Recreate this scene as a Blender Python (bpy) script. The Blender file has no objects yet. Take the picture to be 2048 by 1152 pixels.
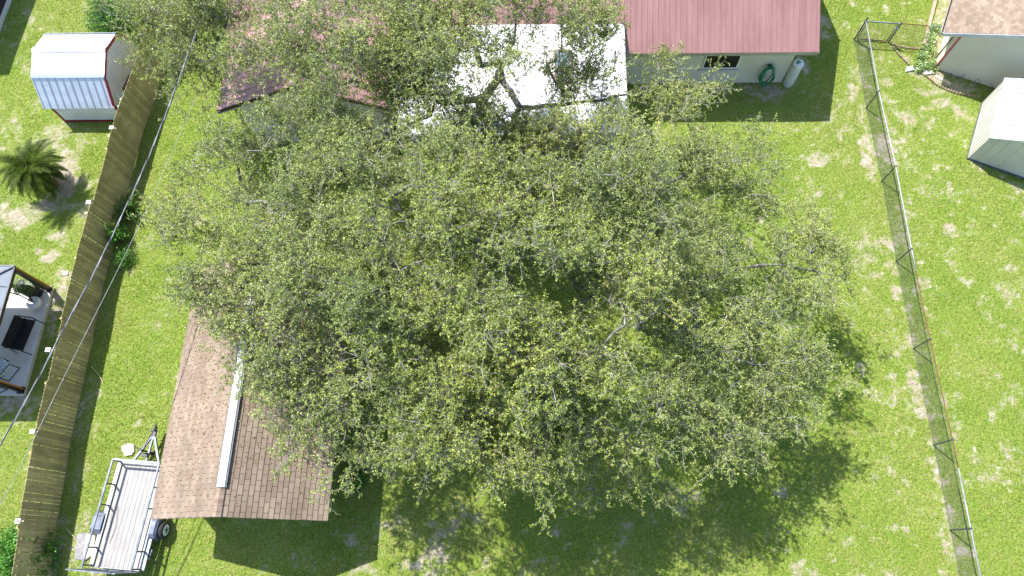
import bpy, math, random
import numpy as np
from mathutils import Vector, Matrix
random.seed(7)
RS = np.random.RandomState(11)
SC = bpy.context.scene
COL = SC.collection

# ------------------------------------------------------------------ camera
CAM_H = 25.5
F_PX = 1382.0                         # focal length in pixels of the 2048 px wide photograph
_d = np.array([1060 - 1024, -(1120 - 576), -F_PX], float)     # straight down, seen in camera axes
_zc = -_d / np.linalg.norm(_d)
_y = np.array([0, 1, 0.]) - _zc * _zc[1]
_y /= np.linalg.norm(_y)
_x = np.cross(_y, _zc)
ROT = np.array([_x, _y, _zc])
cd = bpy.data.cameras.new('camera')
cam = bpy.data.objects.new('camera', cd)
COL.objects.link(cam)
cd.sensor_width = 36.0
cd.lens = F_PX / 2048 * 36
cd.clip_start = 0.1
cd.clip_end = 3000
m4 = Matrix.Identity(4)
for i in range(3):
    for j in range(3):
        m4[i][j] = ROT[i, j]
m4[2][3] = CAM_H
cam.matrix_world = m4
SC.camera = cam


def at(px, py, z=0.0):
    """survey helper: world point at height z that the photograph shows at pixel (px, py)"""
    r = ROT @ np.array([px - 1024, -(py - 576), -F_PX])
    t = (z - CAM_H) / r[2]
    return np.array([r[0] * t, r[1] * t, z])


# ------------------------------------------------------------------ light
SUN_TO = np.array([-0.47, 0.463, 1.0])          # towards the sun
w = bpy.data.worlds.new('World')
SC.world = w
w.use_nodes = True
nt = w.node_tree
nt.nodes.clear()
sky = nt.nodes.new('ShaderNodeTexSky')
sky.sky_type = 'NISHITA'
sky.sun_disc = False
sky.sun_elevation = math.atan2(1.0, math.hypot(SUN_TO[0], SUN_TO[1]))
sky.sun_rotation = math.atan2(SUN_TO[0], SUN_TO[1])
sky.air_density = 1.0
sky.dust_density = 1.0
bg = nt.nodes.new('ShaderNodeBackground')
bg.inputs[1].default_value = 0.14
wo = nt.nodes.new('ShaderNodeOutputWorld')
nt.links.new(sky.outputs[0], bg.inputs[0])
nt.links.new(bg.outputs[0], wo.inputs[0])
ld = bpy.data.lights.new('sun', 'SUN')
ld.energy = 4.7
ld.angle = math.radians(0.53)
ld.color = (1.0, 0.965, 0.91)
sun = bpy.data.objects.new('sun', ld)
COL.objects.link(sun)
sun.rotation_euler = Vector(-SUN_TO).to_track_quat('-Z', 'Y').to_euler()
sun.location = (-20, 20, 40)
SC.view_settings.view_transform = 'Standard'
SC.view_settings.look = 'None'
SC.view_settings.exposure = 1.02
SC.view_settings.gamma = 1.0


# ------------------------------------------------------------------ materials
def rgb(r, g, b):
    def f(c):
        c /= 255.0
        return c / 12.92 if c <= 0.04045 else ((c + 0.055) / 1.055) ** 2.4
    return (f(r), f(g), f(b), 1.0)


class NT:
    def __init__(s, name):
        s.m = bpy.data.materials.new(name)
        s.m.use_nodes = True
        s.t = s.m.node_tree
        s.b = s.t.nodes['Principled BSDF']
        s.out = s.t.nodes['Material Output']

    def n(s, typ, **kw):
        o = s.t.nodes.new(typ)
        for k, v in kw.items():
            if k.startswith('i_'):
                key = k[2:]
                o.inputs[int(key) if key.isdigit() else key].default_value = v
            else:
                setattr(o, k, v)
        return o

    def l(s, a, b):
        s.t.links.new(a, b)

    def pos(s):
        if not hasattr(s, '_p'):
            s._p = s.n('ShaderNodeNewGeometry').outputs['Position']
        return s._p

    def noise(s, scale, detail=3, rough=0.55, vec=None, stretch=None):
        v = vec or s.pos()
        if stretch:
            mp = s.n('ShaderNodeMapping')
            mp.inputs['Scale'].default_value = stretch
            s.l(v, mp.inputs[0])
            v = mp.outputs[0]
        o = s.n('ShaderNodeTexNoise')
        o.inputs['Scale'].default_value = scale
        o.inputs['Detail'].default_value = detail
        o.inputs['Roughness'].default_value = rough
        s.l(v, o.inputs['Vector'])
        return o.outputs['Fac']

    def ramp(s, fac, stops):
        o = s.n('ShaderNodeValToRGB')
        e = o.color_ramp.elements
        while len(e) < len(stops):
            e.new(0.5)
        for k, (p, c) in enumerate(stops):
            e[k].position = p
            e[k].color = c if not isinstance(c, (int, float)) else (c, c, c, 1)
        s.l(fac, o.inputs[0])
        return o.outputs[0]

    def mix(s, fac, a, b, mode='MIX'):
        o = s.n('ShaderNodeMix', data_type='RGBA', blend_type=mode)
        for inp, v in ((o.inputs[0], fac), (o.inputs[6], a), (o.inputs[7], b)):
            if hasattr(v, 'links'):
                s.l(v, inp)
            else:
                inp.default_value = v
        return o.outputs[2]

    def math(s, op, a, b=0.0, c=None):
        o = s.n('ShaderNodeMath', operation=op)
        for inp, v in zip(o.inputs, (a, b, c)):
            if v is None:
                continue
            if hasattr(v, 'links'):
                s.l(v, inp)
            else:
                inp.default_value = v
        return o.outputs[0]

    def base(s, c):
        s.l(c, s.b.inputs['Base Color'])

    def bump(s, h, strength=0.3, dist=0.02):
        o = s.n('ShaderNodeBump')
        o.inputs['Strength'].default_value = strength
        o.inputs['Distance'].default_value = dist
        s.l(h, o.inputs['Height'])
        s.l(o.outputs[0], s.b.inputs['Normal'])


def simple(name, c, c2=None, scale=3.0, rough=0.7, metal=0.0, lo=0.35, hi=0.65, bump=0.0, stretch=None, spec=None, detail=4):
    t = NT(name)
    c2 = c2 or tuple(min(1, x * 0.75) for x in c[:3]) + (1,)
    f = t.noise(scale, detail, stretch=stretch)
    t.base(t.ramp(f, [(lo, c2), (hi, c)]))
    t.b.inputs['Roughness'].default_value = rough
    t.b.inputs['Metallic'].default_value = metal
    if spec is not None:
        t.b.inputs['Specular IOR Level'].default_value = spec
    if bump:
        t.bump(t.noise(scale * 6, 3, stretch=stretch), bump, 0.02)
    return t.m


M = {}
M['red_metal'] = simple('red_metal', rgb(148, 112, 110), rgb(134, 99, 97), 0.9, 0.5, bump=0.05, stretch=(3, .5, 1), detail=7)
M['red_wing'] = simple('red_metal_wing', rgb(160, 124, 122), rgb(142, 108, 106), 1.1, 0.5)
M['white_coat'] = None
M['stucco'] = simple('stucco', rgb(208, 205, 192), rgb(196, 192, 178), 0.8, 0.9, bump=0.2)
M['stucco2'] = simple('stucco_beige', rgb(216, 212, 196), rgb(206, 200, 182), 0.5, 0.9, bump=0.15)
M['fascia'] = simple('fascia_paint', rgb(176, 168, 158), rgb(160, 150, 140), 2, 0.6)
M['white_paint'] = simple('white_paint', rgb(232, 232, 230), rgb(214, 214, 212), 2, 0.5)
M['grey_white'] = simple('grey_white', rgb(200, 202, 204), rgb(182, 184, 188), 2, 0.6)
M['dark_screen'] = simple('dark_screen', rgb(40, 40, 44), rgb(30, 30, 32), 4, 0.35)
M['glass_blue'] = simple('skylight_glass', rgb(112, 134, 146), rgb(86, 108, 122), 2, 0.2)
M['red_trim'] = simple('red_trim', rgb(150, 26, 48), rgb(128, 20, 40), 3, 0.5)
M['pink_trim'] = simple('faded_red_trim', rgb(176, 92, 100), rgb(158, 72, 82), 3, 0.6)
M['white_metal'] = simple('white_metal', rgb(216, 222, 232), rgb(200, 206, 216), 1.3, 0.35, 0.3, stretch=(1, 4, 1))
M['white_siding'] = simple('white_siding', rgb(222, 226, 232), rgb(206, 212, 220), 1.5, 0.7)
M['beige_metal'] = simple('beige_metal', rgb(208, 208, 202), rgb(188, 186, 178), 1.0, 0.5, stretch=(1, 1, .4))
M['rust'] = simple('rusty_steel', rgb(128, 76, 60), rgb(96, 62, 52), 9, 0.8)
M['galv'] = simple('galvanised_steel', rgb(158, 162, 170), rgb(130, 134, 142), 6, 0.5, 0.2)
M['galv_dark'] = simple('weathered_wire', rgb(108, 114, 114), rgb(78, 86, 86), 6, 0.6, 0.3)
M['post_dark'] = simple('weathered_post', rgb(92, 98, 108), rgb(66, 72, 80), 6, 0.55, 0.3)
M['concrete'] = simple('patio_concrete', rgb(204, 202, 196), rgb(186, 184, 178), 1.2, 0.8, bump=0.1)
M['stone'] = simple('pale_stone', rgb(206, 196, 176), rgb(176, 164, 144), 7, 0.9, bump=0.4)
M['grey_cloth'] = simple('grey_board', rgb(150, 148, 150), rgb(122, 122, 126), 6, 0.9, bump=0.3)
M['cream_board'] = simple('cream_board', rgb(214, 200, 172), rgb(190, 174, 146), 5, 0.8)
M['black_metal'] = simple('black_metal', rgb(42, 42, 46), rgb(28, 28, 32), 5, 0.4)
M['steel_grey'] = simple('trailer_steel', rgb(112, 120, 134), rgb(84, 90, 102), 5, 0.45, 0.4)
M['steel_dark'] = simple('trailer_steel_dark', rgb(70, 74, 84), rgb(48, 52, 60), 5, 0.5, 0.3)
M['rubber'] = simple('rubber', rgb(48, 47, 48), rgb(34, 34, 35), 8, 0.85)
M['rim_white'] = simple('white_rim', rgb(226, 228, 230), rgb(200, 202, 206), 6, 0.4)
M['orange_wood'] = simple('orange_wood', rgb(190, 122, 56), rgb(160, 96, 44), 6, 0.6, stretch=(1, 1, 6))
M['panel_grey'] = simple('grey_roof_panel', rgb(120, 130, 142), rgb(104, 113, 125), 1.5, 0.4)
M['hose'] = simple('green_hose', rgb(28, 140, 96), rgb(18, 112, 76), 9, 0.4)
M['tank'] = simple('white_tank', rgb(214, 218, 216), rgb(196, 200, 198), 3, 0.5)
M['timber'] = simple('grey_timber', rgb(172, 156, 136), rgb(144, 126, 108), 5, 0.9, stretch=(1, 1, 1), bump=0.3)
M['edging'] = simple('edging_brick', rgb(172, 150, 130), rgb(134, 112, 96), 7, 0.9, bump=0.3)
M['soil_dark'] = simple('dark_mulch', rgb(70, 48, 44), rgb(50, 36, 34), 8, 0.95, bump=0.6)
M['teal'] = simple('pale_teal_plastic', rgb(190, 216, 214), rgb(150, 186, 186), 8, 0.5)
M['soil'] = simple('flower_bed_soil', rgb(186, 170, 148), rgb(150, 134, 114), 4, 0.95, bump=0.5)


def m_white_roof():
    t = NT('white_roof_coating')
    f = t.noise(0.9, 6, 0.65)
    g = t.noise(6, 5, 0.7)
    c = t.ramp(f, [(0.36, rgb(196, 196, 204)), (0.5, rgb(236, 236, 240)), (0.7, rgb(242, 242, 246))])
    c = t.mix(t.ramp(g, [(0.58, 0.0), (0.72, 0.6)]), c, rgb(176, 172, 172))
    t.base(c)
    t.b.inputs['Roughness'].default_value = 0.6
    return t.m


M['white_coat'] = m_white_roof()


def m_shingle(name, c1, c2, slot, tab=0.32, row=0.168, var=0.5):
    t = NT(name)
    uv = t.n('ShaderNodeTexCoord').outputs['UV']
    sp = t.n('ShaderNodeSeparateXYZ')
    t.l(uv, sp.inputs[0])
    r = t.math('FLOOR', t.math('DIVIDE', sp.outputs[1], row))
    wn0 = t.n('ShaderNodeTexWhiteNoise', noise_dimensions='1D')
    t.l(r, wn0.inputs['W'])
    off = t.math('ADD', t.math('MULTIPLY', t.math('MODULO', r, 2.0), 0.5), t.math('MULTIPLY', wn0.outputs[0], 0.06))
    u = t.math('ADD', t.math('DIVIDE', sp.outputs[0], tab), off)
    fr = t.math('FRACT', u)
    cb = t.n('ShaderNodeCombineXYZ')
    t.l(t.math('FLOOR', u), cb.inputs[0])
    t.l(r, cb.inputs[1])
    wn = t.n('ShaderNodeTexWhiteNoise', noise_dimensions='2D')
    t.l(cb.outputs[0], wn.inputs['Vector'])
    f = t.math('ADD', t.math('MULTIPLY', wn.outputs[0], var), t.math('MULTIPLY', t.noise(1.2, 5, 0.7), 1.0 - var))
    c = t.ramp(f, [(0.15, c2), (0.85, c1)])
    gr = t.noise(60, 2)
    c = t.mix(0.35, c, t.ramp(gr, [(0.3, tuple(x * .6 for x in c2[:3]) + (1,)), (0.7, c1)]))
    st = t.ramp(t.noise(0.6, 5, 0.7, stretch=(2.5, .6, 1)), [(0.45, 0.0), (0.7, 0.5)])
    c = t.mix(st, c, tuple(x * .62 for x in c2[:3]) + (1,))
    sl = t.math('LESS_THAN', fr, 0.04)
    c = t.mix(sl, c, slot)
    t.base(c)
    t.b.inputs['Roughness'].default_value = 0.95
    t.b.inputs['Specular IOR Level'].default_value = 0.2
    t.bump(gr, 0.3, 0.01)
    return t.m


M['shingle'] = m_shingle('brown_shingle', rgb(156, 140, 124), rgb(120, 104, 91), rgb(58, 49, 46))
M['ridge_shingle'] = simple('ridge_shingle', rgb(146, 130, 116), rgb(118, 100, 86), 5, 0.95)
M['shingle2'] = m_shingle('tan_shingle', rgb(160, 144, 126), rgb(126, 110, 96), rgb(94, 80, 74), tab=0.2, row=0.13, var=0.8)


def m_wood(name, c1, c2, axis_len, board_random=0.5, dark=None, spots=0.6):
    t = NT(name)
    st = [14, 14, 14]
    st[axis_len] = 1.0
    g = t.noise(1.6, 5, 0.65, stretch=tuple(st))
    c = t.ramp(g, [(0.3, c2), (0.7, c1)])
    if board_random:
        ri = t.n('ShaderNodeNewGeometry').outputs['Random Per Island']
        c = t.mix(t.math('MULTIPLY', ri, board_random), c, tuple(x * .45 for x in c2[:3]) + (1,))
    sp = t.ramp(t.noise(1.3, 5, 0.7), [(0.42, 0.0), (0.7, spots)])
    c = t.mix(sp, c, dark or tuple(x * .5 for x in c2[:3]) + (1,))
    t.base(c)
    t.b.inputs['Roughness'].default_value = 0.85
    t.b.inputs['Specular IOR Level'].default_value = 0.25
    t.bump(g, 0.3, 0.01)
    return t.m


M['fence_wood'] = m_wood('fence_wood', rgb(206, 192, 142), rgb(164, 148, 102), 2, 0.5)
M['deck_wood'] = m_wood('deck_wood', rgb(176, 174, 171), rgb(146, 143, 139), 1, 0.15, rgb(112, 110, 106), 0.35)


def m_leaf(name, stops, rough=0.45, trans=0.2, gloss=0.4):
    t = NT(name)
    ri = t.n('ShaderNodeNewGeometry').outputs['Random Per Island']
    big = t.noise(0.35, 3)
    f = t.math('ADD', t.math('MULTIPLY', ri, 0.75), t.math('MULTIPLY', t.math('SUBTRACT', big, 0.35), 0.8))
    c = t.ramp(f, stops)
    t.base(c)
    t.b.inputs['Roughness'].default_value = rough
    t.b.inputs['Specular IOR Level'].default_value = gloss
    tr = t.n('ShaderNodeBsdfTranslucent')
    hs = t.mix(0.4, c, rgb(170, 180, 70))
    t.l(hs, tr.inputs[0])
    mx = t.n('ShaderNodeMixShader')
    mx.inputs[0].default_value = trans
    t.l(t.b.outputs[0], mx.inputs[1])
    t.l(tr.outputs[0], mx.inputs[2])
    t.l(mx.outputs[0], t.out.inputs[0])
    return t.m


M['oak_leaf'] = m_leaf('oak_leaf', [(0.0, rgb(66, 88, 36)), (0.3, rgb(108, 128, 60)), (0.65, rgb(154, 168, 86)), (0.93, rgb(194, 198, 114)), (1.0, rgb(184, 142, 80))])
M['oak_leaf_dry'] = m_leaf('oak_leaf_yellow', [(0.0, rgb(68, 88, 32)), (0.3, rgb(112, 132, 58)), (0.65, rgb(156, 170, 80)), (0.94, rgb(200, 200, 98)), (1.0, rgb(186, 134, 70))])
M['shrub_leaf'] = m_leaf('shrub_leaf', [(0.0, rgb(34, 72, 20)), (0.5, rgb(60, 120, 30)), (1.0, rgb(120, 180, 50))])
M['palm_leaf'] = m_leaf('palm_leaf', [(0.0, rgb(40, 66, 22)), (0.5, rgb(66, 100, 34)), (1.0, rgb(104, 136, 50))], 0.35, 0.15)
M['sago_leaf'] = m_leaf('sago_leaf', [(0.0, rgb(24, 38, 4)), (0.5, rgb(46, 64, 8)), (1.0, rgb(92, 110, 24))], 0.6, 0.1, 0.12)
M['pale_leaf'] = m_leaf('variegated_leaf', [(0.0, rgb(84, 130, 40)), (0.6, rgb(150, 180, 90)), (0.8, rgb(222, 228, 200)), (1.0, rgb(240, 240, 230))], 0.5, 0.2)
M['moss'] = simple('spanish_moss', rgb(150, 144, 126), rgb(120, 114, 98), 5, 0.95)


def m_bark():
    t = NT('oak_bark')
    a = t.noise(3.5, 5, 0.7)
    b = t.noise(14, 5, 0.7)
    c = t.ramp(a, [(0.3, rgb(70, 66, 62)), (0.6, rgb(112, 108, 102))])
    c = t.mix(t.ramp(b, [(0.45, 0.0), (0.62, 0.6)]), c, rgb(150, 152, 146))
    t.base(c)
    t.b.inputs['Roughness'].default_value = 0.9
    t.bump(b, 0.6, 0.03)
    return t.m


M['bark'] = m_bark()
M['twig'] = simple('oak_twig', rgb(178, 174, 166), rgb(110, 104, 96), 3, 0.8)
M['palm_trunk'] = simple('palm_trunk', rgb(122, 96, 70), rgb(84, 64, 48), 12, 0.95, bump=0.6)
M['frond_dead'] = simple('dry_frond', rgb(150, 128, 96), rgb(110, 92, 70), 5, 0.9)


def grass_cols(t, lift):
    """patchy lawn colour in world space, shared by the turf sheet and the blades"""
    big = t.noise(0.25, 4, 0.6)
    mid = t.noise(1.7, 5, 0.65)
    fine = t.noise(7.0, 4, 0.7)
    a = t.ramp(big, [(0.38, rgb(106, 142, 44)), (0.49, rgb(146, 162, 68)), (0.6, rgb(180, 174, 108))])
    b = t.ramp(mid, [(0.34, rgb(94, 140, 34)), (0.5, rgb(138, 162, 62)), (0.6, rgb(172, 168, 104)), (0.72, rgb(196, 182, 142))])
    c = t.ramp(fine, [(0.32, rgb(78, 116, 24)), (0.48, rgb(122, 154, 50)), (0.6, rgb(160, 164, 84)), (0.72, rgb(194, 178, 136))])
    d = t.ramp(t.noise(13.0, 3, 0.7), [(0.36, rgb(72, 104, 28)), (0.52, rgb(134, 154, 62)), (0.7, rgb(196, 184, 136))])
    return t.mix(0.35, t.mix(0.5, t.mix(0.5, a, b), c), d)


def m_ground():
    t = NT('lawn_ground')
    g = grass_cols(t, 0)
    fine = t.noise(22, 4, 0.7)
    g = t.mix(t.ramp(fine, [(0.35, 0.7), (0.6, 0.0)]), g, rgb(78, 92, 40))
    at_ = t.n('ShaderNodeAttribute', attribute_name='bare')
    nf = t.noise(6.0, 6, 0.8)
    f = t.math('ADD', at_.outputs['Fac'], t.math('MULTIPLY', t.math('SUBTRACT', nf, 0.5), 2.2))
    s = t.ramp(t.noise(3, 5, 0.7), [(0.3, rgb(156, 144, 120)), (0.55, rgb(182, 174, 156)), (0.75, rgb(206, 202, 190))])
    s = t.mix(t.ramp(t.noise(30, 3), [(0.4, 0.5), (0.6, 0.0)]), s, rgb(140, 122, 96))
    c = t.mix(t.ramp(f, [(0.4, 0.0), (0.95, 1.0)]), g, s)
    t.base(c)
    t.b.inputs['Roughness'].default_value = 0.95
    t.b.inputs['Specular IOR Level'].default_value = 0.1
    t.bump(t.math('ADD', fine, t.math('MULTIPLY', t.noise(8, 3, 0.6), 1.5)), 1.0, 0.06)
    return t.m


def m_blade():
    t = NT('grass_blade')
    g = grass_cols(t, 0)
    ri = t.n('ShaderNodeNewGeometry').outputs['Random Per Island']
    r = t.ramp(ri, [(0.0, rgb(76, 106, 28)), (0.4, rgb(128, 148, 56)), (0.78, rgb(160, 172, 84)), (1.0, rgb(208, 194, 144))])
    c = t.mix(0.4, g, r)
    t.base(c)
    t.b.inputs['Roughness'].default_value = 0.6
    t.b.inputs['Specular IOR Level'].default_value = 0.3
    tr = t.n('ShaderNodeBsdfTranslucent')
    t.l(c, tr.inputs[0])
    mx = t.n('ShaderNodeMixShader')
    mx.inputs[0].default_value = 0.35
    t.l(t.b.outputs[0], mx.inputs[1])
    t.l(tr.outputs[0], mx.inputs[2])
    t.l(mx.outputs[0], t.out.inputs[0])
    return t.m


M['ground'] = m_ground()
M['blade'] = m_blade()


def m_plaid():
    t = NT('plaid_cushion')
    sp = t.n('ShaderNodeSeparateXYZ')
    t.l(t.pos(), sp.inputs[0])
    a = t.math('LESS_THAN', t.math('FRACT', t.math('MULTIPLY', t.math('ADD', sp.outputs[0], sp.outputs[1]), 5.0)), 0.3)
    b = t.math('LESS_THAN', t.math('FRACT', t.math('MULTIPLY', t.math('SUBTRACT', sp.outputs[0], sp.outputs[1]), 5.0)), 0.3)
    c = t.mix(t.math('MULTIPLY', t.math('ADD', a, b), 0.4), rgb(214, 222, 224), rgb(90, 150, 190))
    t.base(c)
    t.b.inputs['Roughness'].default_value = 0.9
    return t.m


M['plaid'] = m_plaid()


# ------------------------------------------------------------------ mesh helpers
def nrm(v):
    v = np.asarray(v, float)
    return v / (np.linalg.norm(v) + 1e-12)


class MB:
    def __init__(s, M_=None):
        s.v, s.f, s.uv, s.M = [], [], {}, M_

    def add(s, vs, fs):
        o = len(s.v)
        for p in vs:
            if s.M is not None:
                q = s.M @ Vector((float(p[0]), float(p[1]), float(p[2])))
                s.v.append((q.x, q.y, q.z))
            else:
                s.v.append((float(p[0]), float(p[1]), float(p[2])))
        s.f += [tuple(o + i for i in f) for f in fs]
        return s

    def box(s, p0, p1):
        (a, b, c), (d, e, f) = p0, p1
        return s.add([(a, b, c), (d, b, c), (d, e, c), (a, e, c), (a, b, f), (d, b, f), (d, e, f), (a, e, f)],
                     [(0, 3, 2, 1), (4, 5, 6, 7), (0, 1, 5, 4), (1, 2, 6, 5), (2, 3, 7, 6), (3, 0, 4, 7)])

    def beam(s, a, b, w, h=None, up=(0, 0, 1)):
        h = h or w
        a, b = np.asarray(a, float), np.asarray(b, float)
        d = nrm(b - a)
        up = np.asarray(up, float)
        if abs(d @ up) > 0.98:
            up = np.array([0, 1, 0.]) if abs(d[1]) < 0.9 else np.array([1, 0, 0.])
        x = nrm(np.cross(d, up))
        y = np.cross(x, d)
        vs = []
        for p in (a, b):
            for i, j in ((-1, -1), (1, -1), (1, 1), (-1, 1)):
                vs.append(p + x * w / 2 * i + y * h / 2 * j)
        return s.add(vs, [(0, 1, 2, 3), (7, 6, 5, 4), (0, 4, 5, 1), (1, 5, 6, 2), (2, 6, 7, 3), (3, 7, 4, 0)])

    def tube(s, pts, r, n=8, closed=False, cap=True):
        pts = [np.asarray(p, float) for p in pts]
        rs = r if hasattr(r, '__len__') else [r] * len(pts)
        vs, fs = [], []
        ref = None
        for i, p in enumerate(pts):
            if closed:
                d = nrm(pts[(i + 1) % len(pts)] - pts[i - 1])
            else:
                d = nrm(pts[min(i + 1, len(pts) - 1)] - pts[max(i - 1, 0)])
            if ref is None:
                ref = np.array([0, 0, 1.]) if abs(d[2]) < 0.9 else np.array([1, 0, 0.])
            x = nrm(np.cross(d, ref))
            ref = np.cross(x, d)
            for k in range(n):
                a = 2 * math.pi * k / n
                vs.append(p + (x * math.cos(a) + ref * math.sin(a)) * rs[i])
        m = len(pts)
        for i in range(m if closed else m - 1):
            j = (i + 1) % m
            for k in range(n):
                l = (k + 1) % n
                fs.append((i * n + k, i * n + l, j * n + l, j * n + k))
        if cap and not closed:
            fs.append(tuple(range(n - 1, -1, -1)))
            fs.append(tuple((m - 1) * n + k for k in range(n)))
        return s.add(vs, fs)

    def lathe(s, c, prof, n=24, ax=(0, 0, 1)):
        c = np.asarray(c, float)
        ax = nrm(ax)
        ref = np.array([1, 0, 0.]) if abs(ax[0]) < 0.9 else np.array([0, 1, 0.])
        x = nrm(np.cross(ax, ref))
        y = np.cross(ax, x)
        vs, fs = [], []
        for (r, z) in prof:
            for k in range(n):
                a = 2 * math.pi * k / n
                vs.append(c + ax * z + (x * math.cos(a) + y * math.sin(a)) * r)
        m = len(prof)
        for i in range(m - 1):
            for k in range(n):
                l = (k + 1) % n
                fs.append((i * n + k, i * n + l, (i + 1) * n + l, (i + 1) * n + k))
        fs.append(tuple(range(n - 1, -1, -1)))
        fs.append(tuple((m - 1) * n + k for k in range(n)))
        return s.add(vs, fs)

    def prism(s, poly, z0, z1):
        n = len(poly)
        vs = [(p[0], p[1], z0) for p in poly] + [(p[0], p[1], z1) for p in poly]
        return s.add(vs, [tuple(range(n - 1, -1, -1)), tuple(range(n, 2 * n))] +
                     [(i, (i + 1) % n, n + (i + 1) % n, n + i) for i in range(n)])

    def slab(s, poly3, t):
        """thick sheet: 3-D polygon extruded down by t"""
        n = len(poly3)
        vs = [tuple(p) for p in poly3] + [(p[0], p[1], p[2] - t) for p in poly3]
        return s.add(vs, [tuple(range(n)), tuple(range(2 * n - 1, n - 1, -1))] +
                     [(i, n + i, n + (i + 1) % n, (i + 1) % n) for i in range(n)])

    def build(s, name, mat, parent=None, smooth=False):
        loc = Vector((0, 0, 0))
        par = parent
        while par is not None:
            loc += par.location
            par = par.parent
        me = bpy.data.meshes.new(name)
        me.from_pydata([(a - loc.x, b - loc.y, c - loc.z) for a, b, c in s.v], [], s.f)
        me.update()
        if smooth:
            me.polygons.foreach_set('use_smooth', [True] * len(me.polygons))
        me.materials.append(M[mat] if isinstance(mat, str) else mat)
        o = bpy.data.objects.new(name, me)
        COL.objects.link(o)
        if parent:
            o.parent = parent
        return o


def np_mesh(name, verts, nper, mat, parent=None, quads=None):
    """fast mesh from a (N*nper,3) array of separate n-gons"""
    loc = np.zeros(3)
    par = parent
    while par is not None:
        loc += np.array(par.location)
        par = par.parent
    verts = (verts - loc).astype(np.float32)
    me = bpy.data.meshes.new(name)
    nv = len(verts)
    me.vertices.add(nv)
    me.vertices.foreach_set('co', verts.ravel())
    if quads is None:
        idx = np.arange(nv, dtype=np.int32)
        nf = nv // nper
    else:
        idx = quads.astype(np.int32).ravel()
        nf = len(quads)
        nper = quads.shape[1]
    me.loops.add(len(idx))
    me.loops.foreach_set('vertex_index', idx)
    me.polygons.add(nf)
    me.polygons.foreach_set('loop_start', np.arange(0, nf * nper, nper, dtype=np.int32))
    me.update(calc_edges=True)
    me.materials.append(M[mat] if isinstance(mat, str) else mat)
    o = bpy.data.objects.new(name, me)
    COL.objects.link(o)
    if parent:
        o.parent = parent
    return o


def tag(o, label=None, cat=None, group=None, kind=None):
    for k, v in (('label', label), ('category', cat), ('group', group), ('kind', kind)):
        if v:
            o[k] = v
    return o


def thing(name, loc, label, cat, group=None):
    o = bpy.data.objects.new(name, None)
    COL.objects.link(o)
    o.location = Vector([float(x) for x in loc])
    o.empty_display_size = 0.3
    return tag(o, label, cat, group)


def frame(origin, ang):
    """local frame at origin turned by ang degrees about z"""
    return Matrix.Translation(Vector(origin)) @ Matrix.Rotation(math.radians(ang), 4, 'Z')


# value noise in numpy
class VN:
    def __init__(s, seed):
        s.t = np.random.RandomState(seed).rand(256, 256)

    def __call__(s, x, y):
        xi, yi = np.floor(x).astype(int), np.floor(y).astype(int)
        fx, fy = x - xi, y - yi
        fx, fy = fx * fx * (3 - 2 * fx), fy * fy * (3 - 2 * fy)
        g = lambda a, b: s.t[a % 256, b % 256]
        return (g(xi, yi) * (1 - fx) + g(xi + 1, yi) * fx) * (1 - fy) + (g(xi, yi + 1) * (1 - fx) + g(xi + 1, yi + 1) * fx) * fy

    def fbm(s, x, y, o=4):
        r, a, k = 0, 0.5, 1.0
        for i in range(o):
            r = r + a * s(x * k + 17 * i, y * k + 31 * i)
            a *= 0.5
            k *= 2.03
        return r / (1 - 0.5 ** o)


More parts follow.
